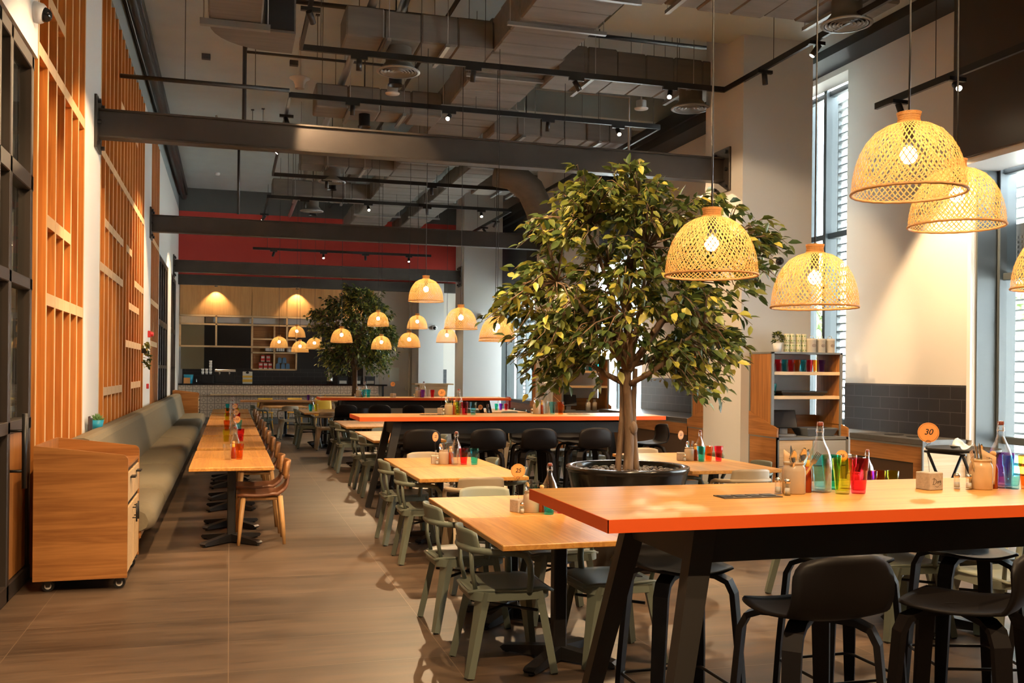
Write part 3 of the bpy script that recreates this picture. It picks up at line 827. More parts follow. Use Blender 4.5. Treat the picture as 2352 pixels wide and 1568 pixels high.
# ================================================================== indoor trees
def leaf_mat():
    m, nt, out = nodes('ficus_leaf')
    g = N(nt, 'ShaderNodeNewGeometry'); cr = N(nt, 'ShaderNodeValToRGB')
    e = cr.color_ramp.elements
    e[0].position = 0; e[0].color = (.028,.052,.015,1); e[1].position = 1.; e[1].color = (.46,.40,.07,1)
    q = e.new(.45); q.color = (.075,.110,.024,1); q = e.new(.75); q.color = (.20,.22,.04,1)
    nt.links.new(g.outputs['Random Per Island'], cr.inputs[0])
    b = N(nt, 'ShaderNodeBsdfPrincipled', i_Roughness=.38); nt.links.new(cr.outputs[0], b.inputs['Base Color'])
    t = N(nt, 'ShaderNodeBsdfTranslucent'); nt.links.new(cr.outputs[0], t.inputs[0])
    mx = N(nt, 'ShaderNodeMixShader'); mx.inputs[0].default_value = .22
    nt.links.new(b.outputs[0], mx.inputs[1]); nt.links.new(t.outputs[0], mx.inputs[2]); nt.links.new(mx.outputs[0], out.inputs[0]); return m
M_leaf = leaf_mat()
M_bark = mat('ficus_bark', (.17,.105,.06), .8, noise=.45, nscale=14., bump=.5, bscale=30., stretch=(3,3,.6))
def add_leaf(m, p, d, size, rng):
    d = d.normalized(); up = Vector((0,0,1))
    s = d.cross(up); s = s.normalized() if s.length > 1e-3 else Vector((1,0,0))
    n = s.cross(d); a = rng.uniform(-.9, .9); s, n = s*math.cos(a)+n*math.sin(a), n*math.cos(a)-s*math.sin(a)
    w = size*.27; c = -n*size*.10
    pts = [p, p+d*size*.30+s*w*.88+n*w*.35, p+d*size*.62+s*w*.80+n*w*.30+c*.5, p+d*size+c*1.4, p+d*size*.62-s*w*.80+n*w*.30+c*.5, p+d*size*.30-s*w*.88+n*w*.35, p+d*size*.30, p+d*size*.62+c*.5]
    m.add(pts, [[0,1,6], [1,2,7,6], [2,3,7], [0,6,5], [6,7,4,5], [7,3,4]], 0, True)
def tree(label, loc, seed, rz=0.):
    rng = random.Random(seed)
    r = thing('ficus_tree', label, 'tree', loc, rz, 'potted ficus trees')
    # blobs of foliage (x across, z above the pot soil, radius), seen in the photo plane; y is depth
    BL = [(-.36,2.44,.17), (-.44,2.25,.24), (.05,2.48,.18), (.12,2.36,.22), (-.62,2.04,.26), (-.30,2.05,.34), (.10,2.06,.34), (-.05,2.28,.30), (.44,2.10,.22), (.66,2.18,.22), (.50,1.85,.30), (.98,1.96,.22), (1.12,1.90,.16), (1.02,1.68,.16),
          (-.80,1.62,.24), (-.95,1.40,.20), (-.55,1.40,.36), (-.70,1.12,.28), (-.42,1.08,.30), (-.10,1.62,.42), (-.12,1.22,.34), (.25,1.45,.36), (.60,1.42,.34), (.70,1.20,.22), (.42,1.02,.28), (.62,.86,.22), (.30,.95,.2), (-.66,.84,.2), (-.36,.82,.2), (.74,1.02,.16), (.5,.72,.12)]
    fol = MB(); tw = MB()
    ca, sa = math.cos(.28), math.sin(.28)
    fork = Vector((0,0,.86))
    def world(x, y, z): return Vector((x*ca+y*sa, -x*sa+y*ca, z))
    hubs = []
    # trunk: three fused stems
    tk = MB()
    for ox, oy, rr, sw in ((0,0,.042,.0), (.066,.02,.025,.5), (-.060,.03,.026,-.4)):
        pts = [world(ox*(1.1-.3*t)+.012*math.sin(5*t+sw*4), oy, -.06+.92*t) for t in [i/8 for i in range(9)]]
        tk.tube(pts, [rr*(1.25 if i == 0 else 1.02-.02*i) for i in range(9)], 10)
    tk.sphere((.035*ca, -.035*sa, .36), .05, 6, 10, sc=(1,1,1.3))
    mains = [(-.55,.1,1.15), (-.62,-.25,1.55), (-.15,.25,1.75), (.12,-.2,1.85), (.55,.15,1.55), (.75,-.05,1.78), (.42,.3,1.12), (-.1,-.45,1.3), (.25,.45,1.7), (-.3,.5,1.4), (-.35,0,2.0), (.1,.1,2.15), (.55,-.35,1.2)]
    for k, (x, y, z) in enumerate(mains):
        e = world(x, y, z); a = Vector((0,0,.72+.16*(k % 4)*.5)) if z < 1.3 else Vector((0,0,.84))
        mid = a.lerp(e, .5)+Vector((rng.uniform(-.06,.06), rng.uniform(-.06,.06), -.04 if z < 1.3 else .05))
        pts = [a, a.lerp(mid, .5)+Vector((0,0,-.01)), mid, mid.lerp(e, .5)+Vector((0,0,.02)), e]
        r0 = .034 if z > 1.4 else .028
        tk.tube(pts, [r0, r0*.85, r0*.68, r0*.5, r0*.32], 8); hubs += pts[2:]
    tk.tube([Vector((0,0,.84)), Vector((.01,0,1.1)), Vector((-.03,.02,1.45)), Vector((0,0,1.8))], [.05,.042,.03,.018], 9); hubs += [Vector((0,0,1.3)), Vector((0,0,1.7))]
    for x, z, q in BL:
        nt_ = max(3, int(95*q*q*3.4+3))
        for _ in range(nt_):
            while True:
                v = Vector((rng.uniform(-1,1), rng.uniform(-1,1), rng.uniform(-1,1)))
                if v.length < 1: break
            dep = math.sqrt(max(.05, 1-(x/1.25)**2))*.75
            y = v.y*(q*.8+dep*.55)
            p = world(x+v.x*q, y, z+v.z*q*.9)
            h = min(hubs, key=lambda c_: (c_-p).length)
            mid = h.lerp(p, .55)+Vector((0,0,.05)); out_ = (p-Vector((0,0,z-.1))).normalized()
            tip = p+out_*.10+Vector((0,0,-.09))
            if (h-p).length < .75: tw.tube([h, mid, p, tip], [.008,.006,.004,.002], 4)
            else: tw.tube([p.lerp(h, .4), p, tip], [.005,.004,.002], 4)
            for s in range(8):
                t = rng.uniform(.35, 1.25); b = mid.lerp(p, t) if t < 1 else p.lerp(tip, (t-1)*4)
                d = out_*.7+Vector((rng.uniform(-1,1), rng.uniform(-1,1), rng.uniform(-1.1,.25)))
                add_leaf(fol, b+d*.015, d, rng.uniform(.080, .120), rng)
    tk.v += []; o = len(tk.v); tk.v += tw.v; tk.f += [[i+o for i in f] for f in tw.f]; tk.mi += tw.mi; tk.sm += tw.sm
    tr = tk.build('trunk', M_bark, r); fo = fol.build('foliage', M_leaf, r); fo['kind'] = 'stuff'
    return r
def tree_pot(label, loc, rng=random.Random(3)):
    r = thing('tree_pot', label, 'planter', loc, 0, 'black tree pots')
    MB().lathe([(.001,0), (.30,0), (.32,.012), (.50,.80), (.505,.815), (.515,.82), (.515,.845), (.505,.85), (.465,.85), (.455,.84), (.45,.78), (.001,.78)], 56).build('pot_body', M_pot, r)
    m = MB()
    for i in range(330):
        a = rng.uniform(0, 2*PI); q = .43*math.sqrt(rng.random()); s = rng.uniform(.016,.028)
        m.M = T(q*math.cos(a), q*math.sin(a), .788+rng.uniform(0,.03)*(1-q), rz=rng.uniform(0,6), rx=rng.uniform(-.5,.5)); m.sphere((0,0,0), s, 4, 7, sc=(1.25,.95,.65))
    m.build('pebbles', M_pebble, r)['kind'] = 'stuff'
    return r

# ================================================================== ceiling services
def spot_head(parent, x, y, z, aim, lit=None):
    """track spotlight: adapter box, stem, can; aim is a direction"""
    r = parent
    d = Vector(aim).normalized(); p = Vector((x, y, z-.12))
    m = MB().box(x-.10, x+.10, y-.022, y+.022, z-.075, z-.035).cyl((x,y,z-.07), (x,y,z-.115), .008, n=8)
    m.tube([p-d*.05, p+d*.09], .034, 14, cap=True)
    o = m.build('spotlight_head', M_black, r)
    if lit:
        b = MB().tube([p+d*.085, p+d*.0935], .027, 14); b.build('lit_lens', lit, o)
    return p+d*.12, d
M_lens = emit('spot_lens', (1., .78, .5), 80.)
SPOTS = []
def track(pts, label, heads, rods=(), z=5.4, grp='black lighting tracks'):
    r = thing('lighting_track', label, 'track light', (0,0,0), 0, grp)
    for a, b in zip(pts[:-1], pts[1:]):
        m = MB(); m.tube([(a[0],a[1],z), (b[0],b[1],z)], 0, flat=(.038, .07, (0,0,1))); m.build('rail', M_black, r)
    for x, y in rods: MB().cyl((x,y,z+.03), (x,y,ZC if not (x > 4.45 and y < 11.5) else 5.98), .0045, n=5).build('suspension_rod', M_pipe, r)
    for x, y, aim, power, ang in heads:
        p, d = spot_head(r, x, y, z, aim, M_lens if power else None)
        if power: SPOTS.append((p, d, power, ang))
    return r
def duct(name, label, x0, x1, y0, y1, z0, z1, hangers=(), axis='y', grp='galvanised air ducts', wav=True):
    r = thing(name, label, 'duct', (0,0,0), 0, grp)
    rng = random.Random(label)
    m = MB(); L = (y1-y0) if axis == 'y' else (x1-x0); n = max(2, int(L/.4))
    # insulated trunk: slightly swollen between bands
    for i in range(n):
        a, b = i/n, (i+1)/n; e = rng.uniform(-.012, .018)
        if axis == 'y': m.box(x0-e, x1+e, y0+L*a, y0+L*b+.002, z0-e*.6, z1+e*.6, .02)
        else: m.box(x0+L*a, x0+L*b+.002, y0-e, y1+e, z0-e*.6, z1+e*.6, .02)
    m.build('duct_run', M_duct, r)
    for q in hangers:
        h = MB()
        if axis == 'y':
            h.box(x0-.12, x1+.12, q-.025, q+.025, z0-.055, z0-.015)
            for x in (x0-.09, x1+.09): h.cyl((x,q,z0-.05), (x,q,ZC if not (x > 4.45 and q < 11.5) else 5.98), .005, n=5)
            h.build('hanger', M_galv, r)
        else:
            h.box(q-.025, q+.025, y0-.10, y1+.10, z0-.055, z0-.015)
            for y in (y0-.08, y1+.08): h.cyl((q,y,z0-.05), (q,y,ZC if not (q > 4.45 and y < 11.5) else 5.98), .005, n=5)
            h.build('hanger', M_galv, r)
    return r
def diffuser(label, x, y, z, top):
    r = thing('ceiling_diffuser', label, 'air vent', (x, y, z), 0, 'round ceiling diffusers')
    m = MB()
    for q in (.06, .10, .14, .18, .22): m.lathe([(q-.028,.035), (q,.0), (q+.004,.004), (q-.024,.039)], 32)
    m.lathe([(.235,0), (.27,.004), (.27,.012), (.235,.03)], 36); m.build('louvre_rings', M_galv, r)
    MB().lathe([(.24,.02), (.20,.07), (.16,.12), (.16,top-z)], 28).build('neck', M_duct, r)
    return r
def pipe(label, pts, rad, m=None, grp='ceiling pipes', rods=(), name='pipe', cat='pipe'):
    r = thing(name, label, cat, (0,0,0), 0, grp)
    MB().tube(pts, rad, 8, smooth=True).build('pipe_run', m or M_pipe, r)
    if rods:
        for x, y, z in rods:
            k = MB()
            zt = ZC if not (x > 4.45 and y < 11.5) else 5.98
            k.cyl((x,y,z), (x,y,zt), .005, n=5).box(x-.03, x+.03, y-.03, y+.03, zt-.015, zt).build('hanger_rod', M_pipe, r)
    return r
def lathe_thing(name, label, cat, loc, prof, m, group=None, n=20, rx=0., ry=0.):
    o = MB().lathe(prof, n).build(name, m); o.location = loc; o.rotation_euler = (rx, ry, 0)
    return tag(o, label, cat, group)
def cctv(label, loc, dirn, up=False):
    r = thing('security_camera', label, 'camera', loc, 0, 'white dome security cameras')
    q = Vector(dirn).to_track_quat('Z', 'Y').to_matrix().to_4x4()
    m = MB(); m.M = q; m.lathe([(.001,0), (.078,0), (.078,.055), (.066,.075), (.05,.08)], 24); m.build('housing', M_whitep, r)
    m = MB(); m.M = q; m.lathe([(.056*math.cos(R(9*i)), .072+.062*math.sin(R(9*i))) for i in range(10)]+[(.001,.134)], 20); m.build('dome', M_blackglass, r)
    return r

# ================================================================== banquette and cabinets
def banquette():
    r = thing('banquette', 'long taupe upholstered banquette bench along the left wall', 'bench', (XL, 8.62, 0))
    L = 17.6
    MB().box(.02, .66, .10, L, .05, .27).build('base_panel', W_light, r)
    MB().box(.06, .60, .12, L, 0, .05).build('plinth', M_offwhite, r)
    MB().box(.22, .74, .03, .06, .20, .30).build('end_rail', W_cab, r)
    ys = [0, 1.25, 3.72, 5.9, 8.3, 11.9, 14.8, L]
    for a, b in zip(ys[:-1], ys[1:]):
        s = MB()
        sec = [(.05,.265), (.70,.265), (.80,.265), (.845,.29), (.862,.34), (.858,.41), (.835,.46), (.79,.486), (.70,.495), (.55,.49), (.3,.485), (.05,.475)]
        n = 14; vs = []
        for i in range(n+1):
            t = .5-.5*math.cos(PI*i/n); y = a+.004+(b-a-.008)*t; e = max(0, 1-min(t, 1-t)*(b-a)/.10)**2
            vs += [(x-(.06*e if x > .6 else 0), y, z-(.055*e if z > .4 else 0)) for x, z in sec]
        q = len(sec)
        s.add(vs, [[i*q+j, i*q+(j+1) % q, (i+1)*q+(j+1) % q, (i+1)*q+j] for i in range(n) for j in range(q)], 0, True)
        s.add([vs[j] for j in range(q)], [list(range(q))]); s.add([vs[n*q+j] for j in range(q)], [list(reversed(range(q)))])
        s.build('seat_cushion', M_fabric, r)
    b = MB(); sec = [(.03,.46), (.36,.46), (.325,.62), (.285,.80), (.26,.93), (.235,.975), (.19,.99), (.10,.985), (.03,.96)]
    b.prism(sec, .80, L-.1, 'y', smooth=False); b.build('backrest', M_fabric, r)
    return r
banquette()
def waiter_station(label, loc, trim=True, name='waiter_station'):
    """oak cabinet on castors, tray top with raised sides; doors and drawer face +x"""
    r = thing(name, label, 'cabinet', loc, 0, 'oak waiter stations')
    W, D = .63, .95
    pr = [(0,.09), (W,.09)]+[(W,.94)]+[(W-.045+.045*math.cos(R(a)), .945+.045*math.sin(R(a))) for a in range(0,100,15)]+[(0,1.06)]
    for y in (0, D-.022):
        MB().prism(pr, y, y+.022, 'y').build('side_panel', W_cab, r)
    MB().box(0, .02, .022, D-.022, .09, 1.06).build('back_panel', W_cabz, r)
    MB().box(.02, W-.004, .022, D-.022, .885, .905).build('worktop', W_cab, r)
    MB().box(.02, W-.02, .022, D-.022, .10, .13).box(W-.04, W-.012, .022, D-.022, .855, .885).build('carcass', M_black, r)
    MB().box(W-.04, W-.012, .022, D-.022, .60, .63).box(W-.03, W-.013, D/2-.01, D/2+.01, .10, .86).build('shadow_gap', M_black, r)
    for a, b in ((.026, D/2-.012), (D/2+.012, D-.026)):
        d = MB().box(W-.022, W-.002, a, b, .12, .595, .002).build('door', W_light, r)
        yh = b-.06 if a < .1 else a+.06
        MB().cyl((W+.028,yh,.44), (W+.028,yh,.58), .0065, n=8).cyl((W-.004,yh,.47), (W+.028,yh,.47), .005, n=6).cyl((W-.004,yh,.55), (W+.028,yh,.55), .005, n=6).build('bar_handle', M_black, d)
        d = MB().box(W-.022, W-.002, a, b, .635, .85, .002).build('drawer', W_light, r)
        yc = (a+b)/2
        MB().box(W, W+.035, yc-.06, yc+.06, .80, .812).build('pull_handle', M_black, d)
    for x in (.09, W-.06):
        for y in (.09, D-.09):
            m = MB().cyl((x,y-.016,.042), (x,y+.016,.042), .042, n=18); k = m.build('castor_wheel', M_black, r)
            MB().cyl((x,y-.019,.042), (x,y+.019,.042), .024, n=14).build('castor_hub', M_whitep, k)
            MB().prism([(x-.03,.09), (x+.03,.09), (x+.012,.035), (x-.012,.035)], y+.02, y+.026, 'y').prism([(x-.03,.09), (x+.03,.09), (x+.012,.035), (x-.012,.035)], y-.026, y-.02, 'y').box(x-.03, x+.055, y-.026, y+.026, .078, .092).build('castor_fork', M_pipe, k)
    return r
waiter_station('oak waiter station on castors at the near end of the banquette', (-1.335, 7.58, 0))
waiter_station('oak waiter station at the far end of the banquette near the bar', (-1.40, 26.35, 0))

def dresser(label, loc, mirror=False):
    """till dresser: drawers below, open shelves above; front faces -y; origin at the front left corner"""
    r = thing('service_dresser', label, 'cabinet', loc, 0, 'oak service dressers')
    if mirror: r.scale.y = -1
    W, D, H = 1.01, .67, 1.90
    g = MB()
    for x0, x1 in ((0,.03), (W-.03, W)): g.box(x0, x1, 0, .02, 0, .85)
    g.box(0, W, 0, .02, .82, .85).box(0, W, 0, .02, 0, .05).box(.01, W-.01, .03, D, .835, .85)
    g.box(0, .012, 0, D, .835, .852).box(0, .012, .0, .02, 0, .85).box(0, .012, D-.02, D, 0, .85)
    g.box(.0, .035, .13, .152, .85, H).box(W-.035, W, .13, .152, .85, H).box(0, W, .13, D, H-.022, H).box(0, .012, D-.022, D, .85, H)
    g.build('edge_trim', M_grey, r)
    MB().box(.002, .03, .02, D-.01, .02, .835).box(W-.03, W-.002, .02, D-.01, .02, .835).build('base_side', W_caby, r)
    MB().box(.03, W-.03, .03, D, .03, .835).build('carcass', W_cab, r)
    for a, b in ((.034, W/2-.004), (W/2+.004, W-.034)):
        for z0, z1 in ((.50,.815), (.055,.495)):
            MB().box(a, b, .004, .03, z0, z1-.006, .001).build('drawer', W_light if not (a > .3 and z0 > .4) else M_graypanel, r)
    w = [(.002,.852), (D,.852), (D,1.16), (.16,.985), (.002,.98)]
    for x0 in (-.003, W-.019): MB().prism([(.0,.852), (D,.852), (D,1.155), (0,.96)], x0, x0+.022, 'x').build('worktop_wing', W_caby, r)
    MB().box(.02, W-.02, D-.02, D, .852, 1.10).build('splash_panel', W_cab, r)
    for x0 in (.008, W-.035): MB().box(x0, x0+.027, .152, D-.022, 1.0, H-.022).build('shelf_side', W_cabz, r)
    for z in (1.315, 1.615): MB().box(.035, W-.035, .14, D-.05, z, z+.042, .002).build('shelf', W_light, r)
    return r
M_graypanel = mat('grey_drawer_front', (.36,.38,.39), .5)
D1 = (6.418, 10.435, 0)
dresser('oak service dresser with coloured tumblers standing against the near pillar', D1)
dresser('oak service dresser behind the tree trunk against the middle pillar', (6.34, 18.06, 0))
dresser('oak service dresser behind the near pillar, only its side showing', (6.418, 12.85, 0), True)
dresser('oak service dresser behind the middle pillar, only its side showing', (6.40, 20.5, 0), True)

def counter(label, y0, y1, xf, z=.905, end=True, recess=True):
    r = thing('sideboard_counter', label, 'counter', (xf, y0, 0), 0, 'counters below the charcoal tiles')
    L = y1-y0; W = XR-.03-xf
    MB().box(-.01, W, -.01, L, z-.06, z, .003).build('stone_top', mat('dark_stone_top', (.085,.082,.08), .35, noise=.2, nscale=20.) if 'dark_stone_top' not in bpy.data.materials else bpy.data.materials['dark_stone_top'], r)
    MB().box(0, .015, 0, L, z-.085, z-.06).box(0, W, 0, .015, z-.085, z-.06).box(-.002, .015, -.002, .02, 0, z-.06).build('edge_trim', M_grey, r)
    MB().box(.004, .03, .02, L, z-.27, z-.085).box(.004, .03, .02, .16, .06, z-.27).build('front_panel', W_caby, r)
    MB().box(.004, W, .004, .03, .05, z-.085).build('end_panel', W_light, r)
    MB().box(.02, .03, .16, L, z-.285, z-.27).box(.02, .03, .155, .17, .06, z-.27).build('recess_trim', M_black, r)
    MB().box(.03, W, .03, L, .06, z-.06).build('recess_back', mat('dark_oak', (.075,.04,.02), .5) if 'dark_oak' not in bpy.data.materials else bpy.data.materials['dark_oak'], r)
    MB().box(.06, W, .06, L, 0, .06).build('plinth', M_black, r)
    return r
counter('dark topped counter under charcoal tiles right of the near dresser', 9.10, 10.42, 7.44)
counter('long dark topped counter under charcoal tiles behind the near pillar', 12.88, 17.95, 7.05)
counter('low oak counter before the far window', 20.6, 25.0, 7.25)

# ================================================================== bar at the back
def breeze_mat():
    """cream patterned tiles: square frame, ring and cross"""
    m, nt, out = nodes('patterned_tiles')
    b = N(nt, 'ShaderNodeBsdfPrincipled', i_Roughness=.55)
    tc = N(nt, 'ShaderNodeTexCoord'); sp = N(nt, 'ShaderNodeSeparateXYZ'); nt.links.new(tc.outputs['Object'], sp.inputs[0])
    def M1(op, a, bb=None, c=None):
        n = N(nt, 'ShaderNodeMath', operation=op)
        for i, v in enumerate((a, bb, c)):
            if v is None: continue
            if isinstance(v, (int, float)): n.inputs[i].default_value = v
            else: nt.links.new(v, n.inputs[i])
        return n.outputs[0]
    P = .2035
    u = M1('SUBTRACT', M1('FRACT', M1('DIVIDE', sp.outputs[0], P)), .5); v = M1('SUBTRACT', M1('FRACT', M1('DIVIDE', sp.outputs[2], P)), .5)
    au, av = M1('ABSOLUTE', u), M1('ABSOLUTE', v)
    mxx = M1('MAXIMUM', au, av); mn = M1('MINIMUM', au, av)
    rr = M1('SQRT', M1('ADD', M1('MULTIPLY', u, u), M1('MULTIPLY', v, v)))
    edge = M1('GREATER_THAN', mxx, .455)
    ring = M1('LESS_THAN', M1('ABSOLUTE', M1('SUBTRACT', rr, .225)), .032)
    cross = M1('MULTIPLY', M1('LESS_THAN', mn, .022), M1('GREATER_THAN', mxx, .24))
    tot = M1('MAXIMUM', M1('MAXIMUM', edge, ring), cross)
    mx = N(nt, 'ShaderNodeMix', data_type='RGBA'); mx.inputs[6].default_value = (.64,.50,.36,1); mx.inputs[7].default_value = (.30,.22,.16,1)
    nt.links.new(tot, mx.inputs[0]); nt.links.new(mx.outputs[2], b.inputs['Base Color']); nt.links.new(b.outputs[0], out.inputs[0]); return m
YB0 = 29.75
r = thing('bar_counter', 'long bar counter with patterned cream tiles and black top', 'counter', (-1.43, YB0, 0))
MB().box(0, 5.83, 0, .36, .20, 1.15).build('tiled_front', breeze_mat(), r)
MB().box(0, 5.83, .03, .36, 0, .20).build('plinth', mat('grey_plinth', (.20,.18,.16), .6), r)
MB().box(0, 6.1, -.05, .38, 1.15, 1.195, .004).build('stone_top', M_blackglass, r)
MB().box(5.95, 6.0, 0, .05, 0, 1.15).build('post', M_black, r)
MB().box(0.9, 5.83, -.32, 0, .86, .895, .004).build('drink_ledge', W_light, r)
# timber wall units above the counter
r = thing('bar_wall_cabinet', 'row of tall oak cabinet doors glowing above the bar', 'cabinet', (-1.43, 30.2, 3.24))
xs = [0, 1.02, 2.06, 3.09, 4.11, 5.11, 5.86]
for a, b in zip(xs[:-1], xs[1:]): MB().box(a+.006, b-.006, 0, .03, 0, .88, .002).build('door', W_bar, r)
MB().box(0, 5.86, .03, .5, -.01, .9).build('carcass', W_bar, r)
r = thing('bar_lattice', 'open oak lattice shelf hanging under the bar cabinets', 'shelf', (-1.43, 30.2, 2.30))
m = MB()
for z in (0, .66, .91): m.box(0, 5.86, 0, .28, z-.025, z+.025)
for x in (.02, 1.04, 2.08, 3.10, 4.12, 5.12, 5.84): m.box(x-.025, x+.025, 0, .28, 0, .92)
m.build('lattice_frame', W_light, r)
m = MB().box(.04, .70, .10, .11, -.68, .66); m.build('fluted_screen', G_frost, r)
m = MB().box(.04, .70, .12, .13, -.68, .90); m.build('screen_back', mat('screen_paint', (.85,.68,.46), .6), r)
m = MB().box(.72, 5.84, .40, .42, .72, .90); m.build('white_upstand', M_white, r)
r = thing('bar_goods_shelf', 'oak wall shelf unit with jars and boxed goods behind the bar', 'shelf', (.62, 30.25, 1.60))
m = MB()
for z in (0, .51, .92, 1.34): m.box(0, 1.36, 0, .30, z, z+.045)
for x in (0, .66, 1.315): m.box(x, x+.045, 0, .30, 0, 1.38)
m.build('shelf_frame', W_light, r); MB().box(0, 1.36, .29, .31, 0, 1.38).build('back_panel', W_cab, r)
# ================================================================== placing the furniture
# high tables
TBL = [(1.265, 3.13), (1.37, 10.63), (1.62, 18.13)]
for (x, y), lab in zip(TBL, ('orange edged oak high table nearest the camera', 'orange edged oak high table in the middle of the hall', 'orange edged oak high table farthest back, before the bar')):
    high_table((x, y, 0), lab)
for loc, lab in (((2.08,3.60,1.11), 'bronze outlet strip beside the shakers on the nearest high table'), ((2.27,11.12,1.11), 'bronze outlet strip near the left end of the middle high table'), ((4.12,11.2,1.11), 'bronze outlet strip near the right end of the middle high table')):
    outlet(loc, lab)
# stools
ST = [((2.08,3.16), PI/2, 'first black stool at the near edge of the nearest high table'), ((2.70,3.08), PI/2+.62, 'twisted black stool second along the near edge of the nearest high table'), ((3.34,3.12), PI/2, 'black stool third along the near edge of the nearest high table'),
      ((1.98,4.02), -PI/2, 'black stool tucked under the far edge of the nearest high table, left end'), ((2.82,4.02), -PI/2, 'black stool tucked under the far edge of the nearest high table, middle'), ((3.55,4.02), -PI/2-.3, 'black stool tucked under the far edge of the nearest high table, right end')]
for k, x in enumerate((2.03, 2.76, 3.37, 4.03)):
    ST.append(((x,10.62), PI/2+(.05 if k % 2 else -.04), '%s black stool along the near edge of the middle high table' % ('first second third fourth'.split()[k])))
ST.append(((4.98,11.10), PI, 'black stool seen side on at the right end of the middle high table'))
for k, x in enumerate((2.1, 2.85, 3.6, 4.2)): ST.append(((x,11.50), -PI/2, '%s black stool under the far edge of the middle high table' % ('first second third fourth'.split()[k])))
for k, x in enumerate((2.06, 2.68, 3.31, 4.0)):
    ST.append(((x,18.12), PI/2, '%s black stool along the near edge of the farthest high table' % ('first second third fourth'.split()[k])))
p0 = None
for (x, y), rz, lab in ST:
    if p0 is None: p0 = bar_stool(lab, (x, y, 0), rz)
    else: dup(p0, (x, y, 0), rz, lab)

# tables: banquette row
starts = [8.98, 11.25, 13.45, 15.8, 18.0, 20.3]; ordn = ['nearest', 'second', 'third', 'fourth', 'fifth', 'farthest']
p0 = None
for k, y in enumerate(starts):
    for j in (0, 1):
        lab = '%s oak table of the %s pair beside the banquette' % (('front', 'rear')[j], ordn[k])
        loc = (.03, y+.475+.955*j, 0)
        if p0 is None: p0 = pedestal_table(loc, lab, 'oak pedestal tables', w=.735, d=.945)
        else: dup(p0, loc, 0, lab)
# tables: middle and window rows, in pairs
PAIRS = [(1.33, 4.70, 'nearest the camera'), (1.49, 7.76, 'left of the tree pot'), (4.00, 7.90, 'right of the tree pot'), (3.95, 4.75, 'beyond the nearest high table'),
         (1.74, 12.12, 'behind the middle high table, left'), (1.75, 15.15, 'just before the farthest high table'), (4.1, 12.3, 'behind the middle high table, right'), (4.1, 15.5, 'by the long window counter'), (1.47, 20.1, 'behind the farthest high table'), (5.35, 20.3, 'near the middle pillar')]
pt = None
for x, y, lab in PAIRS:
    for j in (0, 1):
        l2 = '%s oak table of the pair %s' % (('front', 'rear')[j], lab); loc = (x+.465, y+.47+.95*j, 0)
        if pt is None: pt = pedestal_table(loc, l2, 'oak pedestal tables', w=.93, d=.945)
        else: dup(pt, loc, 0, l2)
dup(pt, (1.30, 23.9, 0), .1, 'oak table turned askew just before the trestle table')
# oak chairs along the banquette
p0 = None
for k, y in enumerate(starts):
    for j in (0, 1):
        lab = '%s oak chair with tan leather seat at the %s banquette table pair' % (('front', 'rear')[j], ordn[k])
        loc = (.30-.02*j+(.02 if k % 2 else 0), y+.47+.62*j+(.25 if k else 0)*j, 0)
        if p0 is None: p0 = wood_chair(lab, loc, PI)
        else: dup(p0, loc, PI+.06*(j-.5), lab)
# metal armchairs
CH = []
def around(x, y, lab, left=2, right=2, near=None, far=None, lx=.14):
    for j in range(left): CH.append(((x+lx, y+.46+.93*j), .0+.05*(j-.5), M_green, '%s sage armchair, left side, tables %s' % (('near', 'far')[j], lab)))
    for j in range(right): CH.append(((x+.93-.16, y+.46+.93*j), PI+.05*(.5-j), M_green, '%s sage armchair, right side, tables %s' % (('near', 'far')[j], lab)))
    if near: CH.append(((x+.46, y-.02), PI/2, near, '%s armchair at the near end, tables %s' % (near['tone'], lab)))
    if far: CH.append(((x+.46, y+1.92), -PI/2, far, '%s armchair at the far end, tables %s' % (far['tone'], lab)))
M_green['tone'] = 'sage'; M_tan['tone'] = 'beige'; M_mint['tone'] = 'pale sage'
around(*PAIRS[0], far=M_mint); around(*PAIRS[1], near=M_tan, far=M_tan)
around(*PAIRS[2], near=M_tan, far=M_tan); around(*PAIRS[3], near=M_mint)
around(*PAIRS[4], far=M_green); around(*PAIRS[5]); around(*PAIRS[6]); around(*PAIRS[7], near=M_tan); around(*PAIRS[8], near=M_tan)
around(*PAIRS[9], near=M_mint)
CH.append(((.75, 23.85), .2, M_green, 'sage armchair on the left of the table turned askew'))
CH.append(((1.35, 23.35), PI/2+.1, M_tan, 'beige armchair before the table turned askew'))
first = {}
for (x, y), rz, m, lab in CH:
    if m.name not in first: first[m.name] = green_chair(m, lab, (x, y, 0), rz)
    else: dup(first[m.name], (x, y, 0), rz, lab)

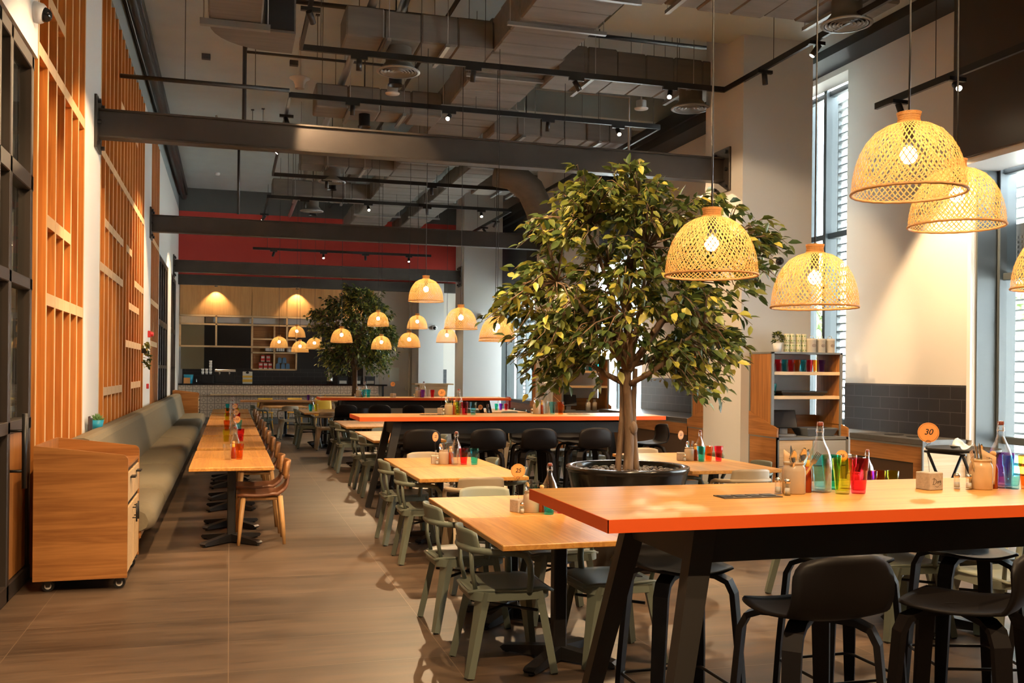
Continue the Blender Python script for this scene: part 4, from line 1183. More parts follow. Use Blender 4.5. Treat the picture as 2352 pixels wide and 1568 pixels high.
# trestle table and yellow chairs far back
r = thing('trestle_table', 'long walnut trestle table standing before the tiled bar', 'table', (.28, 26.3, 0))
MB().box(0, 2.9, 0, .9, .76, .80, .004).build('table_top', W_low, r)
for x in (.45, 2.45):
    for sy in (.12, .78):
        MB().tube([(x+.12*(1 if x < 1 else -1), sy, .76), (x-.12*(1 if x < 1 else -1), sy, 0)], 0, flat=(.07, .09, (0,1,0))).build('leg', W_low, r)
MB().box(.5, 2.4, .38, .52, .66, .74).build('beam', W_low, r)
p0 = None
for x, y, rz, lab in ((.95,27.35,-PI/2,'left yellow chair behind the trestle table'), (1.75,27.4,-PI/2,'middle yellow chair behind the trestle table'), (2.5,27.35,-PI/2,'right yellow chair behind the trestle table'), (2.35,25.75,PI/2,'yellow chair before the right end of the trestle table')):
    if p0 is None:
        p0 = thing('plywood_chair', lab, 'chair', (x, y, 0), rz, 'yellow plywood chairs')
        MB().grid(lambda u, v: (-.20+.42*u, (2*v-1)*.21, .45-.015*math.sin(u*PI)), 6, 6, th=.014).build('seat', M_yel, p0)
        MB().grid(lambda u, v: (-.225-.03*u+.05*(2*v-1)**2, (2*v-1)*.215*(1-.1*u*u), .58+.26*u), 6, 8, th=.012).build('backrest', M_yel, p0)
        for sx in (1, -1):
            for sy in (1, -1): MB().tube([(.16*sx,.17*sy,.445), (.2*sx,.2*sy,0)], .011, 6).build('leg', M_yel, p0)
        m = MB()
        for sy in (1, -1): m.tube([(-.17,.13*sy,.44), (-.235,.14*sy,.62)], .010, 6)
        m.build('back_post', M_yel, p0)
    else: dup(p0, (x, y, 0), rz, lab)
r = thing('host_stand', 'tall pale oak stand near the far right lobby', 'table', (5.35, 27.9, 0))
MB().box(-.15, 1.0, 0, .6, 1.22, 1.26).build('top', W_light, r); MB().prism([(.12,0), (.75,0), (.85,1.22), (0,1.22)], .1, .5, 'y').build('body', W_light, r)

# ---------------------------------------------------------------- table ware
GA = 'ware on the nearest high table'
def set_near():
    z = 1.11; g = GA
    shaker('left glass salt shaker beside the stoneware crock on the nearest high table', (2.255,3.655,z), 0, g)
    shaker('right glass pepper shaker beside the stoneware crock on the nearest high table', (2.268,3.605,z), 0, g)
    crock('grey brown stoneware crock holding cutlery on the nearest high table', (2.335,3.66,z), 0, g)
    cutlery('knife', 'table knife standing upright in the grey brown crock', (2.33,3.665,z+.02), (R(-4), R(3)), .4, g)
    cutlery('spoon', 'left serving spoon in the grey brown crock', (2.325,3.645,z+.012), (R(10), R(-10)), .2, g)
    cutlery('spoon', 'right serving spoon in the grey brown crock', (2.345,3.645,z+.016), (R(8), R(4)), .1, g)
    cutlery('knife', 'second knife leaning right in the grey brown crock', (2.34,3.67,z+.02), (R(-4), R(24)), -.2, g)
    cutlery('fork', 'fork leaning right in the grey brown crock', (2.345,3.655,z+.02), (R(6), R(30)), -.3, g)
    cutlery('fork', 'fork behind the spoons in the grey brown crock', (2.34,3.68,z+.01), (R(0), R(16)), -.3, g)
    napkin('folded orange kraft napkin sleeve in the grey brown crock', (2.335,3.69,z+.008), .1, g)
    sauce('hot sauce bottle between the grey brown crock and the clear bottle', (2.41,3.68,z), 0, g)
    bottle('clear swing top bottle left of the coloured glasses on the nearest high table', (2.475,3.68,z), .45, g)
    tumbler(G_blue, 'sky blue tumbler partly behind the clear bottle on the nearest high table', (2.525,3.74,z), g)
    tumbler(G_green, 'lime green tumbler before the blue one on the nearest high table', (2.535,3.60,z), g)
    tumbler(G_emerald, 'emerald tumbler behind the lime green tumbler on the nearest high table', (2.59,3.76,z), g)
    tumbler(G_red, 'ruby red tumbler at the right of the first set on the nearest high table', (2.615,3.60,z), g)
    tumbler(G_clear, 'clear tumbler hidden behind the ruby red tumbler on the nearest high table', (2.67,3.76,z), g)
    table_sign('30', 'round orange sign 30 on a concrete block on the nearest high table', (3.03,3.66,z), -.65)
    shaker('left glass salt shaker beside the cream crock at the picture edge', (3.175,3.655,z), 0, g)
    shaker('right glass pepper shaker beside the cream crock at the picture edge', (3.205,3.615,z), 0, g)
    crock_cream('cream stoneware crock holding cutlery right of sign 30', (3.275,3.62,z), 0, g)
    cutlery('knife', 'tall knife leaning left in the cream crock', (3.27,3.615,z+.03), (R(0), R(-15)), .3, g)
    cutlery('knife', 'second knife beside the tall one in the cream crock', (3.278,3.61,z+.028), (R(0), R(-10)), .3, g)
    cutlery('fork', 'fork leaning left in the cream crock', (3.26,3.62,z+.015), (R(4), R(-26)), .3, g)
    cutlery('spoon', 'spoon standing behind the napkin in the cream crock', (3.285,3.64,z+.018), (R(0), R(5)), .3, g)
    napkin('kraft napkin sleeve with a black letter in the cream crock', (3.295,3.605,z+.005), -.35, g)
    sauce('hot sauce bottle beside the cream crock', (3.35,3.63,z), 0, g)
    bottle('clear swing top bottle near the right picture edge on the nearest high table', (3.41,3.65,z), .3, g)
    tumbler(G_blue, 'sky blue tumbler before the right hand bottle on the nearest high table', (3.43,3.60,z), g)
    tumbler(G_purple, 'violet tumbler behind the right hand bottle on the nearest high table', (3.50,3.72,z), g)
    tumbler(G_orange, 'amber tumbler at the right picture edge on the nearest high table', (3.50,3.58,z), g)
set_near()
def set_small(pre, x, y, z, num, colours, group, order=1, crk=True, bot=True, sgn=True, sh=True, sc=True, srz=-.3):
    """a caddy of ware around one point"""
    C = {'teal': G_teal, 'sky blue': G_blue, 'lime': G_green, 'red': G_red, 'amber': G_orange, 'violet': G_purple, 'emerald': G_emerald, 'clear': G_clear}
    if sgn: table_sign(num, 'round orange sign %s on a block %s' % (num, pre), (x-.12,y+.10,z), srz)
    if crk:
        crock('stoneware crock of cutlery %s' % pre, (x-.05,y+.06,z), 0, group)
        cutlery('spoon', 'spoon in the crock %s' % pre, (x-.055,y+.05,z+.02), (R(5), R(-14)), .3, group)
        cutlery('fork', 'fork in the crock %s' % pre, (x-.045,y+.06,z+.02), (R(0), R(12)), .1, group)
        cutlery('knife', 'knife in the crock %s' % pre, (x-.05,y+.07,z+.02), (R(-3), R(2)), .1, group)
    if sc: sauce('hot sauce bottle %s' % pre, (x+.015,y+.05,z), 0, group)
    if bot: bottle('clear swing top bottle %s' % pre, (x+.07,y+.06,z), .4, group)
    if sh:
        shaker('glass salt shaker %s' % pre, (x-.125,y+.01,z), 0, group)
    for k, c_ in enumerate(colours):
        tumbler(C[c_], '%s tumbler %s' % (c_, pre), (x+.03+.095*k*order, y-.05+.03*(k % 2), z), group)
set_small('on the tables nearest the camera', 1.87, 5.72, .745, '25', ['teal', 'red', 'clear'], 'ware with sign 25', crk=True)
set_small('on the tables left of the tree pot', 2.00, 8.90, .745, '22', ['clear', 'red', 'teal'], 'ware with sign 22', srz=.7)
set_small('on the tables right of the tree pot', 4.50, 8.80, .745, '23', ['teal', 'amber', 'red'], 'ware with sign 23', srz=.45)
set_small('on the tables beyond the nearest high table', 4.64, 6.32, .745, '26', ['violet', 'amber', 'lime'], 'ware with sign 26', sc=False)
set_small('at the left end of the middle high table', 2.54, 11.13, 1.11, '21', ['lime', 'red', 'sky blue'], 'ware on the middle high table')
set_small('at the right end of the middle high table', 3.66, 11.22, 1.11, '20', ['clear', 'sky blue', 'amber'], 'ware on the middle high table', sgn=False)
set_small('at the left end of the farthest high table', 2.42, 18.5, 1.11, '17', ['sky blue', 'teal'], 'ware on the farthest high table', sgn=False)
table_sign('17', 'round orange sign 17 standing alone on the farthest high table', (3.02,18.5,1.11), -.2)
set_small('at the right end of the farthest high table', 3.56, 18.5, 1.11, '16', ['violet', 'clear', 'red'], 'ware on the farthest high table', sgn=False)
table_sign('19', 'round orange sign 19 on the table just behind the middle high table', (2.55,13.1,.745), .2)
bottle('clear swing top bottle left of sign 19 behind the middle high table', (2.12,13.0,.745), .2)
shaker('glass shaker right of sign 19 behind the middle high table', (2.65,13.15,.745))
table_sign('18', 'round orange sign 18 on the table near the window counter', (4.22,16.4,.745), .2)
bottle('clear swing top bottle beside sign 18', (4.36,16.45,.745), .2)
for c_, x, y, lab in ((G_emerald,5.85,21.3,'emerald tumbler on the table near the middle pillar dresser'), (G_purple,5.97,21.35,'violet tumbler on the table near the middle pillar dresser'), (G_red,6.08,21.3,'ruby tumbler on the table near the middle pillar dresser'),
                      (G_teal,1.66,22.9-2.0,'teal tumbler on the table behind the farthest high table'), (G_green,1.78,21.0,'lime tumbler on the table behind the farthest high table'), (G_purple,2.05,26.6,'violet tumbler on the trestle table')):
    tumbler(c_, lab, (x, y, .745 if y < 26 else .80), 'tumblers on far tables')
bottle('clear bottle on the table near the middle pillar dresser', (5.95,21.45,.745)); bottle('clear bottle on the table behind the farthest high table', (1.7,21.1,.745)); bottle('clear bottle on the trestle table', (2.35,26.65,.80)); sauce('yellow sauce bottle on the trestle table', (2.5,26.65,.80))
gb = 'ware on the banquette tables'
tumbler(G_clear, 'clear tumbler on the nearest banquette table', (-.01,9.78,.745), gb); tumbler(G_orange, 'amber tumbler on the nearest banquette table', (.10,9.80,.745), gb)
sauce('hot sauce bottle between the two glasses on the nearest banquette table', (.045,9.9,.745), 0, gb); bottle('clear bottle where the nearest banquette tables meet', (.06,10.02,.745), .2, gb)
for k, (y, cs) in enumerate(((12.25, (G_green, G_red)), (14.4, (G_orange, G_blue)), (16.8, (G_green, G_red)), (18.9, (G_orange, G_green)), (21.2, (G_teal, G_red)))):
    nm = ordn[k+1]
    bottle('clear bottle on the %s banquette table pair' % nm, (.06,y+.05,.745), .2, gb)
    tumbler(cs[0], 'left tumbler on the %s banquette table pair' % nm, (-.03,y-.05,.745), gb); tumbler(cs[1], 'right tumbler on the %s banquette table pair' % nm, (.14,y,.745), gb)
    if k < 3: table_sign(('13','12','11')[k], 'round orange sign %s on the %s banquette table pair' % (('13','12','11')[k], nm), (.10,y+.2,.745), .3)

# ---------------------------------------------------------------- dresser goods
x0, y0, _ = D1
cols = [G_red, G_red, G_teal, G_red, G_orange, G_teal, G_red, G_orange, G_purple]; nm = ['ruby', 'ruby', 'teal', 'ruby', 'amber', 'teal', 'ruby', 'amber', 'violet']
for k in range(9):
    tumbler(cols[k], '%s tumbler, %s from the left on the top shelf of the near dresser' % (nm[k], 'first second third fourth fifth sixth seventh eighth ninth'.split()[k]), (x0+.09+.089*k, y0+.27, 1.657), 'tumblers on the near dresser')
tumbler(G_teal, 'lone teal tumbler at the left of the middle shelf of the near dresser', (x0+.075, y0+.22, 1.357), 'tumblers on the near dresser')
def tray(label, loc, w, d, h, m, group=None):
    r = thing('bus_tub', label, 'tray', loc, 0, group)
    b = MB(); t = .006; k = .03
    o = [(-w/2+k,-d/2+k), (w/2-k,-d/2+k), (w/2-k,d/2-k), (-w/2+k,d/2-k)]; O = [(-w/2,-d/2), (w/2,-d/2), (w/2,d/2), (-w/2,d/2)]
    vs = [(x,y,0) for x,y in o]+[(x,y,h) for x,y in O]+[(x*1.06,y*1.06,h) for x,y in O]+[(x*1.06,y*1.06,h-.012) for x,y in O]+[(x*.95,y*.95,t) for x,y in o]+[(x*.98,y*.98,h) for x,y in O]
    fs = [[0,1,2,3], [16,19,18,17]]
    for A, B in ((0,12),(12,8),(8,20),(20,16)):
        for i in range(4): fs.append([A+i, A+(i+1) % 4, B+(i+1) % 4, B+i])
    b.add(vs, fs); b.build('tub', m, r); return r
tray('flat black serving tub on the middle shelf of the near dresser', (x0+.50, y0+.34, 1.358), .62, .30, .055, M_char)
tray('deep grey tub beside the till on the near dresser', (x0+.72, y0+.30, .853), .42, .34, .10, mat('grey_tub', (.13,.14,.15), .5))
def till(label, loc, rz, m):
    r = thing('till_screen', label, 'computer', loc, rz, 'till terminals')
    b = MB(); b.prism(rounded(.26, .22, .05, 5, 0, -.02), 0, .022, 'z'); b.box(-.05, .05, .02, .05, .02, .13, .004)
    b.build('stand', m, r)
    s = MB(); s.M = T(0, .02, .15, rx=R(-28)); s.box(-.165, .165, -.012, .012, -.06, .19, .006); so = s.build('monitor', M_black, r)
    s = MB(); s.M = T(0, .02, .15, rx=R(-28)); s.box(-.15, .15, -.0135, -.012, -.035, .178); s.build('display', mat('dark_display', (.045,.045,.05), .2) if 'dark_display' not in bpy.data.materials else bpy.data.materials['dark_display'], so)
    return r
till('black till screen on a grey stand on the near dresser', (x0+.27, y0+.28, .853), -.30, mat('till_grey', (.22,.22,.23), .4))
till('black till screen on a silver stand on the middle pillar dresser', (6.34+.20, 18.06+.28, .853), -.15, M_galv)
for k in range(2): lathe_thing('milk_jar', '%s white jar beside the till on the middle pillar dresser' % ('left', 'right')[k], 'jar', (6.34+.62+.14*k, 18.35, .853), [(.001,0), (.05,0), (.05,.16), (.03,.18), (.03,.23), (.001,.23)], M_crock if k else M_cream, 'jars beside the silver till')
for k in range(6): tumbler((G_teal, G_teal, G_orange, G_blue, G_teal, G_teal)[k], '%s tumbler on the top shelf of the middle pillar dresser' % ('first second third fourth fifth sixth'.split()[k]), (6.34+.1+.14*k, 18.35, 1.657), 'tumblers on the middle dresser')
M_tin = mat('cream_tin', (.72,.66,.42), .4); M_tinl = mat('green_label', (.20,.34,.06), .5)
for k in range(4):
    for j in range(2):
        r = thing('food_tin', '%s tin in the %s column of green labelled tins on the near dresser' % (('lower', 'upper')[j], 'first second third fourth'.split()[k]), 'tin', (x0+.335+.075*k+(.02 if k > 1 else 0), y0+.34, 1.90+.119*j), 0, 'green labelled tins')
        MB().lathe([(.001,0), (.034,0), (.036,.003), (.036,.112), (.034,.116), (.001,.116)], 18).build('can', M_tin, r)
        m = MB()
        for i in range(14):
            a = 2*PI*i/14; z = .022 if i % 2 else .080
            m.M = T(.0362*math.cos(a), .0362*math.sin(a), z, rz=a); m.box(-.0004, .0004, -.007, .007, 0, .016)
        m.build('label_print', M_tinl, r)
for k in range(3):
    r = thing('storage_canister', '%s cream lidded canister on top of the near dresser' % ('left', 'middle', 'right')[k], 'canister', (x0+.665+.135*k, y0+.30, 1.90), 0, 'cream canisters')
    MB().lathe([(.001,0), (.058,0), (.060,.004), (.060,.150), (.062,.152), (.062,.172), (.055,.180), (.001,.184)], 26).build('body', M_cream, r)
    MB().tube([(-.03,0,.18), (-.025,0,.208), (0,0,.216), (.025,0,.208), (.03,0,.18)], .004, 6).build('lid_handle', M_chrome, r)
    m = MB(); m.M = T(0, -.0605, .09, rx=R(90)); m.tube([(.024*math.cos(2*PI*i/20), .016*math.sin(2*PI*i/20), 0) for i in range(20)], .002, 4, closed=True); m.tube([(-.012,0,0), (0,.008,0), (.012,0,0), (0,-.006,0)], .002, 4, closed=True); m.build('printed_badge', M_cork, r)
r = thing('potted_plant', 'small leafy plant in a white pot on top of the near dresser', 'plant', (x0+.205, y0+.34, 1.90))
MB().lathe([(.001,0), (.045,0), (.060,.115), (.055,.115), (.05,.10), (.001,.10)], 22).build('pot', M_whitep, r)
m = MB(); rng = random.Random(5)
for i in range(95):
    v = Vector((rng.gauss(0,1), rng.gauss(0,1), rng.uniform(-.2,1.6))).normalized(); add_leaf(m, Vector((0,0,.15))+Vector((v.x*.04, v.y*.04, v.z*.08)), v+Vector((0,0,-.2)), rng.uniform(.04,.065), rng)
m.build('foliage', M_leaf, r)

# ---------------------------------------------------------------- banquette and left wall small things
r = thing('succulent_pot', 'green succulent in a turquoise pot on the banquette back', 'plant', (-1.365, 11.30, .945))
MB().lathe([(.001,0), (.045,0), (.068,.115), (.062,.115), (.058,.10), (.001,.10)], 24).build('pot', M_blue, r)
m = MB()
for k in range(3):
    for i in range(9):
        a = 2*PI*i/9+k*.4; e = R(25+25*k); d = Vector((math.cos(a)*math.cos(e), math.sin(a)*math.cos(e), math.sin(e)))
        m.tube([Vector((0,0,.10)), Vector((0,0,.10))+d*.045, Vector((0,0,.10))+d*.09], [.012,.013,.001], 5)
m.build('rosette', mat('succulent_green', (.10,.20,.05), .5), r)
for k, (y, h_) in enumerate(((10.95,.17), (11.1,.14))):
    o = MB().box(-.006, .006, -.05, .05, 0, h_, .001).build('menu_card', mat('dark_menu', (.04,.02,.018), .5) if k == 0 else bpy.data.materials['dark_menu']); o.location = (-1.40, y, .945)
    tag(o, '%s dark menu card leaning behind the near end of the banquette' % ('taller', 'shorter')[k], 'menu', 'menu cards behind the banquette')
r = thing('wall_planter', 'small trailing plant hung on the slatted screen near the fire alarm', 'plant', (-1.37, 17.55, 1.92))
m = MB(); rng = random.Random(9)
for i in range(80):
    add_leaf(m, Vector((rng.uniform(-.05,.06), rng.uniform(-.12,.12), rng.uniform(-.28,.14))), Vector((rng.uniform(0,1), rng.uniform(-1,1), rng.uniform(-1,.3))), rng.uniform(.06,.1), rng)
m.build('foliage', M_leaf, r); MB().box(-.06, .03, -.08, .08, -.04, .04).build('holder', M_black, r)
r = thing('fire_alarm_sounder', 'red fire alarm beacon on the white pier beyond the long screen', 'alarm', (XL, 18.9, 2.25))
MB().box(0, .05, -.05, .05, -.06, .06, .006).build('base', M_redp, r); m = MB(); m.M = T(.05,0,0,ry=R(90)); m.lathe([(.045,0), (.045,.03), (.03,.05), (.001,.052)], 18); m.build('beacon', M_redp, r)
for y, lab in ((18.7, 'red fire call point low on the white pier beyond the long screen'),):
    o = MB().box(0, .04, -.045, .045, -.045, .045, .005).build('fire_call_point', M_redp); o.location = (XL, y, 1.30); tag(o, lab, 'alarm')
o = MB().box(-.02, 0, -.05, .05, -.05, .05, .005).build('fire_call_point', M_redp); o.location = (6.3, 19.3, 1.22); tag(o, 'red fire call point on the middle pillar', 'alarm')
cctv('white dome camera high above the glazed doors on the left', (XL, 8.02, 4.30), (1,-.1,-.25))
cctv('white dome camera on the near pillar beside the hanging lamps', (6.80, 11.11, 3.10), (0,-1,-.25))
cctv('white dome camera on the far pillar', (6.80, 26.52, 3.18), (0,-1,-.25))
cctv('white dome camera on the stub wall by the far door', (5.98, 29.0, 2.95), (0,-1,-.25))

# near counter bits
r = thing('folding_tray_stand', 'black folding tray stand with round tray before the near window', 'tray stand', (7.15, 8.15, 0), .2)
MB().lathe([(.001,.865), (.34,.865), (.35,.87), (.355,.895), (.345,.895), (.335,.875), (.001,.872)], 36).build('tray', M_char, r)
for y in (-.2, .2):
    MB().tube([(-.27,y,.84), (.24,y,0)], .016, 6).build('leg', M_black, r); MB().tube([(.27,y,.84), (-.24,y,0)], .016, 6).build('leg', M_black, r)
MB().tube([(-.27,-.24,.85), (-.27,.24,.85)], .014, 6).tube([(.27,-.24,.85), (.27,.24,.85)], .014, 6).build('top_rail', M_black, r)
rng = random.Random(11)
o = MB().grid(lambda u, v: (.16*(u-.5)+.02*math.sin(9*v), .16*(v-.5)+.02*math.sin(7*u), .03+.035*math.sin(5*u+3)*math.cos(6*v)+.05*math.exp(-((u-.4)**2+(v-.5)**2)*14)), 10, 10, th=.002).build('crumpled_napkin', M_tissue)
o.location = (7.10, 8.12, .885); tag(o, 'crumpled white napkin on the round black tray', 'napkin')
for k, y in enumerate((9.55, 9.95)):
    o = MB().lathe([(.001,0), (.11,0), (.115,.004), (.10,.006), (.001,.005)], 26).build('waste_grommet', M_black); o.location = (7.72, y, .905); tag(o, '%s round black opening in the top of the near counter' % ('nearer', 'farther')[k], 'opening', 'counter openings')

# ---------------------------------------------------------------- bar goods
zt = 1.195
gg = 'things on the bar top'
r = thing('coffee_machine', 'black espresso machine on the bar top', 'coffee machine', (-.14, 30.15, zt), 0, gg)
MB().box(-.26, .30, 0, .45, .02, .34, .01).build('body', M_black, r); MB().box(-.28, .32, -.06, .45, .34, .42, .01).build('cup_warmer', M_steel, r)
m = MB()
for x in (-.14, .14): m.cyl((x,-.02,.34), (x,-.02,.28), .03, n=10).cyl((x,-.02,.29), (x,-.16,.27), .012, n=8)
m.build('group_head', M_steel, r)
r = thing('coffee_grinder', 'dark coffee grinder left of the espresso machine', 'grinder', (-.62, 30.1, zt), 0, gg)
MB().box(-.16, .16, 0, .30, 0, .24, .01).box(-.2, .2, -.05, .32, .24, .27).build('body', M_black, r)
for k in range(6): lathe_thing('coffee_cup', '%s white cup stacked on the grinder' % 'first second third fourth fifth sixth'.split()[k], 'cup', (-.76+.11*(k % 3), 30.12, zt+.27+.085*(k//3)), [(.001,0), (.03,0), (.045,.08), (.04,.08), (.028,.01), (.001,.008)], M_whitep, 'white cups on the grinder', 14)
for k in range(3): lathe_thing('paper_cup', '%s paper cup in the tall stack on the grinder' % ('lowest', 'middle', 'topmost')[k], 'cup', (-.54, 30.12, zt+.44+.075*k), [(.001,0), (.036,0), (.046,.09), (.043,.09), (.034,.01), (.001,.008)], M_tissue, 'paper cups on the grinder', 14)
r = thing('takeaway_box', 'orange striped box with black mark on the bar top', 'box', (.52, 30.05, zt), 0, gg)
MB().box(-.14, .14, 0, .2, 0, .36, .005).build('carton', M_cream, r); MB().box(-.142, .142, -.003, .2, .05, .13).box(-.142, .142, -.003, .2, .18, .24).build('stripe', M_yel, r); MB().sphere((0,-.004,.33), .05, 6, 10, sc=(1,.2,.7)).build('printed_mark', M_ink, r)
r = thing('herb_pot', 'turquoise pot with an orange card at the left end of the bar', 'plant', (-1.15, 29.95, zt), 0, gg)
MB().lathe([(.001,0), (.11,0), (.14,.26), (.13,.26), (.12,.24), (.001,.24)], 22).build('pot', M_blue, r); MB().box(-.13, .05, -.15, -.14, 0, .17).build('card', M_disc, r)
lathe_thing('cocktail_shaker', 'steel canister with lid on the right of the bar top', 'canister', (2.95, 29.95, zt), [(.001,0), (.10,0), (.10,.20), (.06,.24), (.06,.33), (.04,.36), (.001,.36)], M_steel, gg, 20)
for k in range(3):
    r = thing('labelled_tub', '%s black tub with cream label on the right of the bar top' % ('left', 'middle', 'right')[k], 'box', (3.35+.42*k, 30., zt), 0, gg)
    MB().box(-.14, .14, 0, .22, 0, .22, .006).box(-.15, .15, -.01, .23, .22, .25).build('tub', M_black, r); MB().box(-.11, .11, -.004, 0, .02, .11).build('label', M_cream, r)
lathe_thing('tap', 'small chrome tap near the left end of the bar', 'tap', (-.93, 30., zt), [(.001,0), (.022,0), (.016,.06), (.018,.13), (.001,.135)], M_steel, gg, 12)
# goods on the back shelf
sx, sy, sz = .62, 30.25, 1.60
for k in range(8):
    r = thing('preserve_jar', '%s dark jar with pale label on the upper bar shelf' % 'first second third fourth fifth sixth seventh eighth'.split()[k], 'jar', (sx+.44+.062*k+(.08 if k > 3 else 0), sy+.10, sz+.555), 0, 'jars on the bar shelf')
    MB().lathe([(.001,0), (.030,0), (.030,.15), (.026,.165), (.001,.166)], 12).build('jar_body', M_black, r); MB().lathe([(.0305,.03), (.0305,.12)], 12).build('label', M_tissue, r)
RB = [(.30,0), (.44,0), (.58,0), (.36,.22), (.52,.22)]
for k, (x, z) in enumerate(RB):
    r = thing('gift_box', '%s red box in the pile on the bar shelf' % ('bottom left', 'bottom middle', 'bottom right', 'upper left', 'upper right')[k], 'box', (sx+x-.01, sy+.1, sz+.045+z), 0, 'red boxes on the bar shelf')
    MB().box(-.058, .058, 0, .12, 0, .19, .004).build('carton', M_redp, r); MB().box(-.048, .048, -.004, 0, .10, .16).box(-.05, .05, -.003, 0, .0, .03).build('label', M_cream, r)
BB = [(.80,0), (.95,0), (1.09,0), (.85,.18), (.99,.18)]; M_bluep = mat('blue_packet', (.09,.17,.27), .5)
for k, (x, z) in enumerate(BB):
    o = MB().prism([(-.06,0), (.06,0), (.055,.14), (.035,.17), (-.035,.17), (-.055,.14)], 0, .09, 'y').build('coffee_packet', M_bluep); o.location = (sx+x, sy+.1, sz+.045+z)
    tag(o, '%s blue packet in the pile on the bar shelf' % ('bottom left', 'bottom middle', 'bottom right', 'upper left', 'upper right')[k], 'packet', 'blue packets on the bar shelf')
lathe_thing('white_teapot', 'pale teapot on the upper right of the bar shelf', 'teapot', (sx+1.12, sy+.12, sz+.555), [(.001,0), (.06,0), (.09,.05), (.06,.11), (.03,.13), (.001,.14)], M_cream, None, 18)
lathe_thing('glass_carafe', 'clear carafe on the topmost bar shelf', 'carafe', (sx+.5, sy+.12, sz+.965), [(.001,0), (.07,0), (.09,.06), (.05,.14), (.05,.17)], G_clear, None, 18)
o = MB().box(-.02, .03, 24.9, 25.2, .02, .95).build('red_bin', M_redp); o.location = (7.2, 0, 0); tag(o, 'red slatted bin beside the far oak counter', 'bin')

# ---------------------------------------------------------------- pendants
LP = [(2.57,3.24,2.34,'highest woven lamp over the nearest high table'), (3.31,3.83,2.33,'woven lamp overlapped by the highest one over the nearest high table'), (2.17,4.11,2.08,'leftmost woven lamp over the nearest high table, before the tree'), (2.84,4.28,1.96,'lowest woven lamp over the nearest high table, above the dresser'), (3.95,3.86,2.06,'woven lamp cut by the right picture edge'),
      (2.32,11.78,2.48,'highest woven lamp over the middle high table'), (2.88,12.27,2.17,'woven lamp right of the highest one over the middle high table'), (3.17,11.53,2.03,'nearer of two overlapping woven lamps left of the tree'), (3.34,12.25,2.02,'farther of two overlapping woven lamps left of the tree'), (4.33,12.4,2.22,'woven lamp over the middle high table glowing behind the tree leaves'),
      (2.81,19.11,2.50,'woven lamp high before the far tree crown'), (3.78,20.1,2.51,'woven lamp high right of the far tree'), (2.12,19.31,2.17,'woven lamp left of the far tree crown'), (3.06,20.31,2.07,'woven lamp low before the far tree crown'), (3.27,18.21,2.07,'woven lamp low at the right edge of the far tree'), (4.2,19.11,2.2,'woven lamp alone before the far pillar'),
      (1.63,25.08,2.45,'highest of the four small woven lamps near the bar'), (1.17,24.57,2.16,'leftmost of the four small woven lamps near the bar'), (1.71,25.06,2.07,'lowest of the four small woven lamps near the bar'), (2.01,24.33,2.14,'rightmost of the four small woven lamps near the bar, half behind leaves')]
for k, (x, y, z, lab) in enumerate(LP): lamp(lab, (x, y, z), .37*k)
# trees
tree_pot('big glossy black pot of the near tree, filled with dark pebbles', (3.2,7.5,0))
TREE = tree('near ficus tree with a broad leafy crown in the black pot', (3.2,7.5,.80), 21)
p = [o for o in bpy.data.objects if o.name.startswith('tree_pot')][0]
dup(p, (2.97,23.9,0), .8, 'black pot of the far ficus tree')
dup(TREE, (2.97,23.9,.80), 2.75, 'far ficus tree before the bar, smaller in view', (1.0,1.0,1.13))

# ---------------------------------------------------------------- ceiling services
X0, X1 = .77, 6.30
dn = (0,0,-1)
track([(X0,6.0), (X0,11.6), (X1,11.6), (X1,6.0)], 'nearest black lighting track frame above the first beam', [
    (1.45,11.6,(0,.15,-1),0,0), (2.85,11.6,(0,.5,-1),0,0), (4.2,11.6,(.62,.0,-1),0,62), (5.5,11.6,(-.55,-.9,-1),55,60), (6.3,9.5,(-.6,.3,-1),70,60), (6.3,10.6,(.1,0,-1),0,0), (.77,8.5,(5.5,3.0,-2.7),130,34), (.77,6.2,(2.2,1.0,-2.1),110,52), (.77,7.8,(.25,.25,-1),85,65), (.77,7.0,(-.75,.4,-1),60,60), (.77,10.2,(.55,1.15,-.88),45,52), (.77,9.3,(-.8,.6,-1),70,60)],
    [(x,11.6) for x in (1.0,2.2,3.0,4.3,5.6)]+[(X1,y) for y in (7.2,9.0,10.4)]+[(X0,y) for y in (7.2,9.4)])
track([(X0,-1.5), (X0,4.0), (X1,4.0), (X1,-1.5)], 'added unseen black lighting track frame brightening the camera end of the hall', [  # unseen frame, added so its warm spots fill the front area
    (1.8,4.0,(-.45,.75,-1),60,65), (3.2,4.0,(.1,.15,-1),30,70), (4.8,4.0,(.2,.5,-1),50,70), (.77,2.2,(-.55,.9,-1),70,60), (.77,.6,(.25,.7,-1),120,70), (2.2,4.0,(.05,.9,-1),50,60), (6.3,1.5,(-.8,.5,-1),80,70)], [(1.2,4.), (3.6,4.), (5.8,4.)])
track([(X0,19.3), (X0,13.65), (X1,13.65), (X1,19.3), (X0,19.3)], 'second black lighting track frame above the middle high table', [
    (1.62,13.65,(0,.2,-1),0,0), (3.0,13.65,(-.45,-.95,-.62),110,62), (4.5,13.65,(0,.2,-1),0,0), (5.62,13.65,(-.1,-.95,-.9),90,60), (1.8,19.3,(0,.1,-1),0,0), (3.9,19.3,(0,.1,-1),0,0), (6.3,16.6,(0,.3,-1),60,70), (.77,16.5,(-.8,.2,-1),80,70), (.77,14.6,(.3,-.2,-1),70,60)],
    [(x,13.65) for x in (1.2,1.9,3.4,4.3,5.3,6.2)]+[(x,19.3) for x in (1.3,2.6,4.0,5.4)])
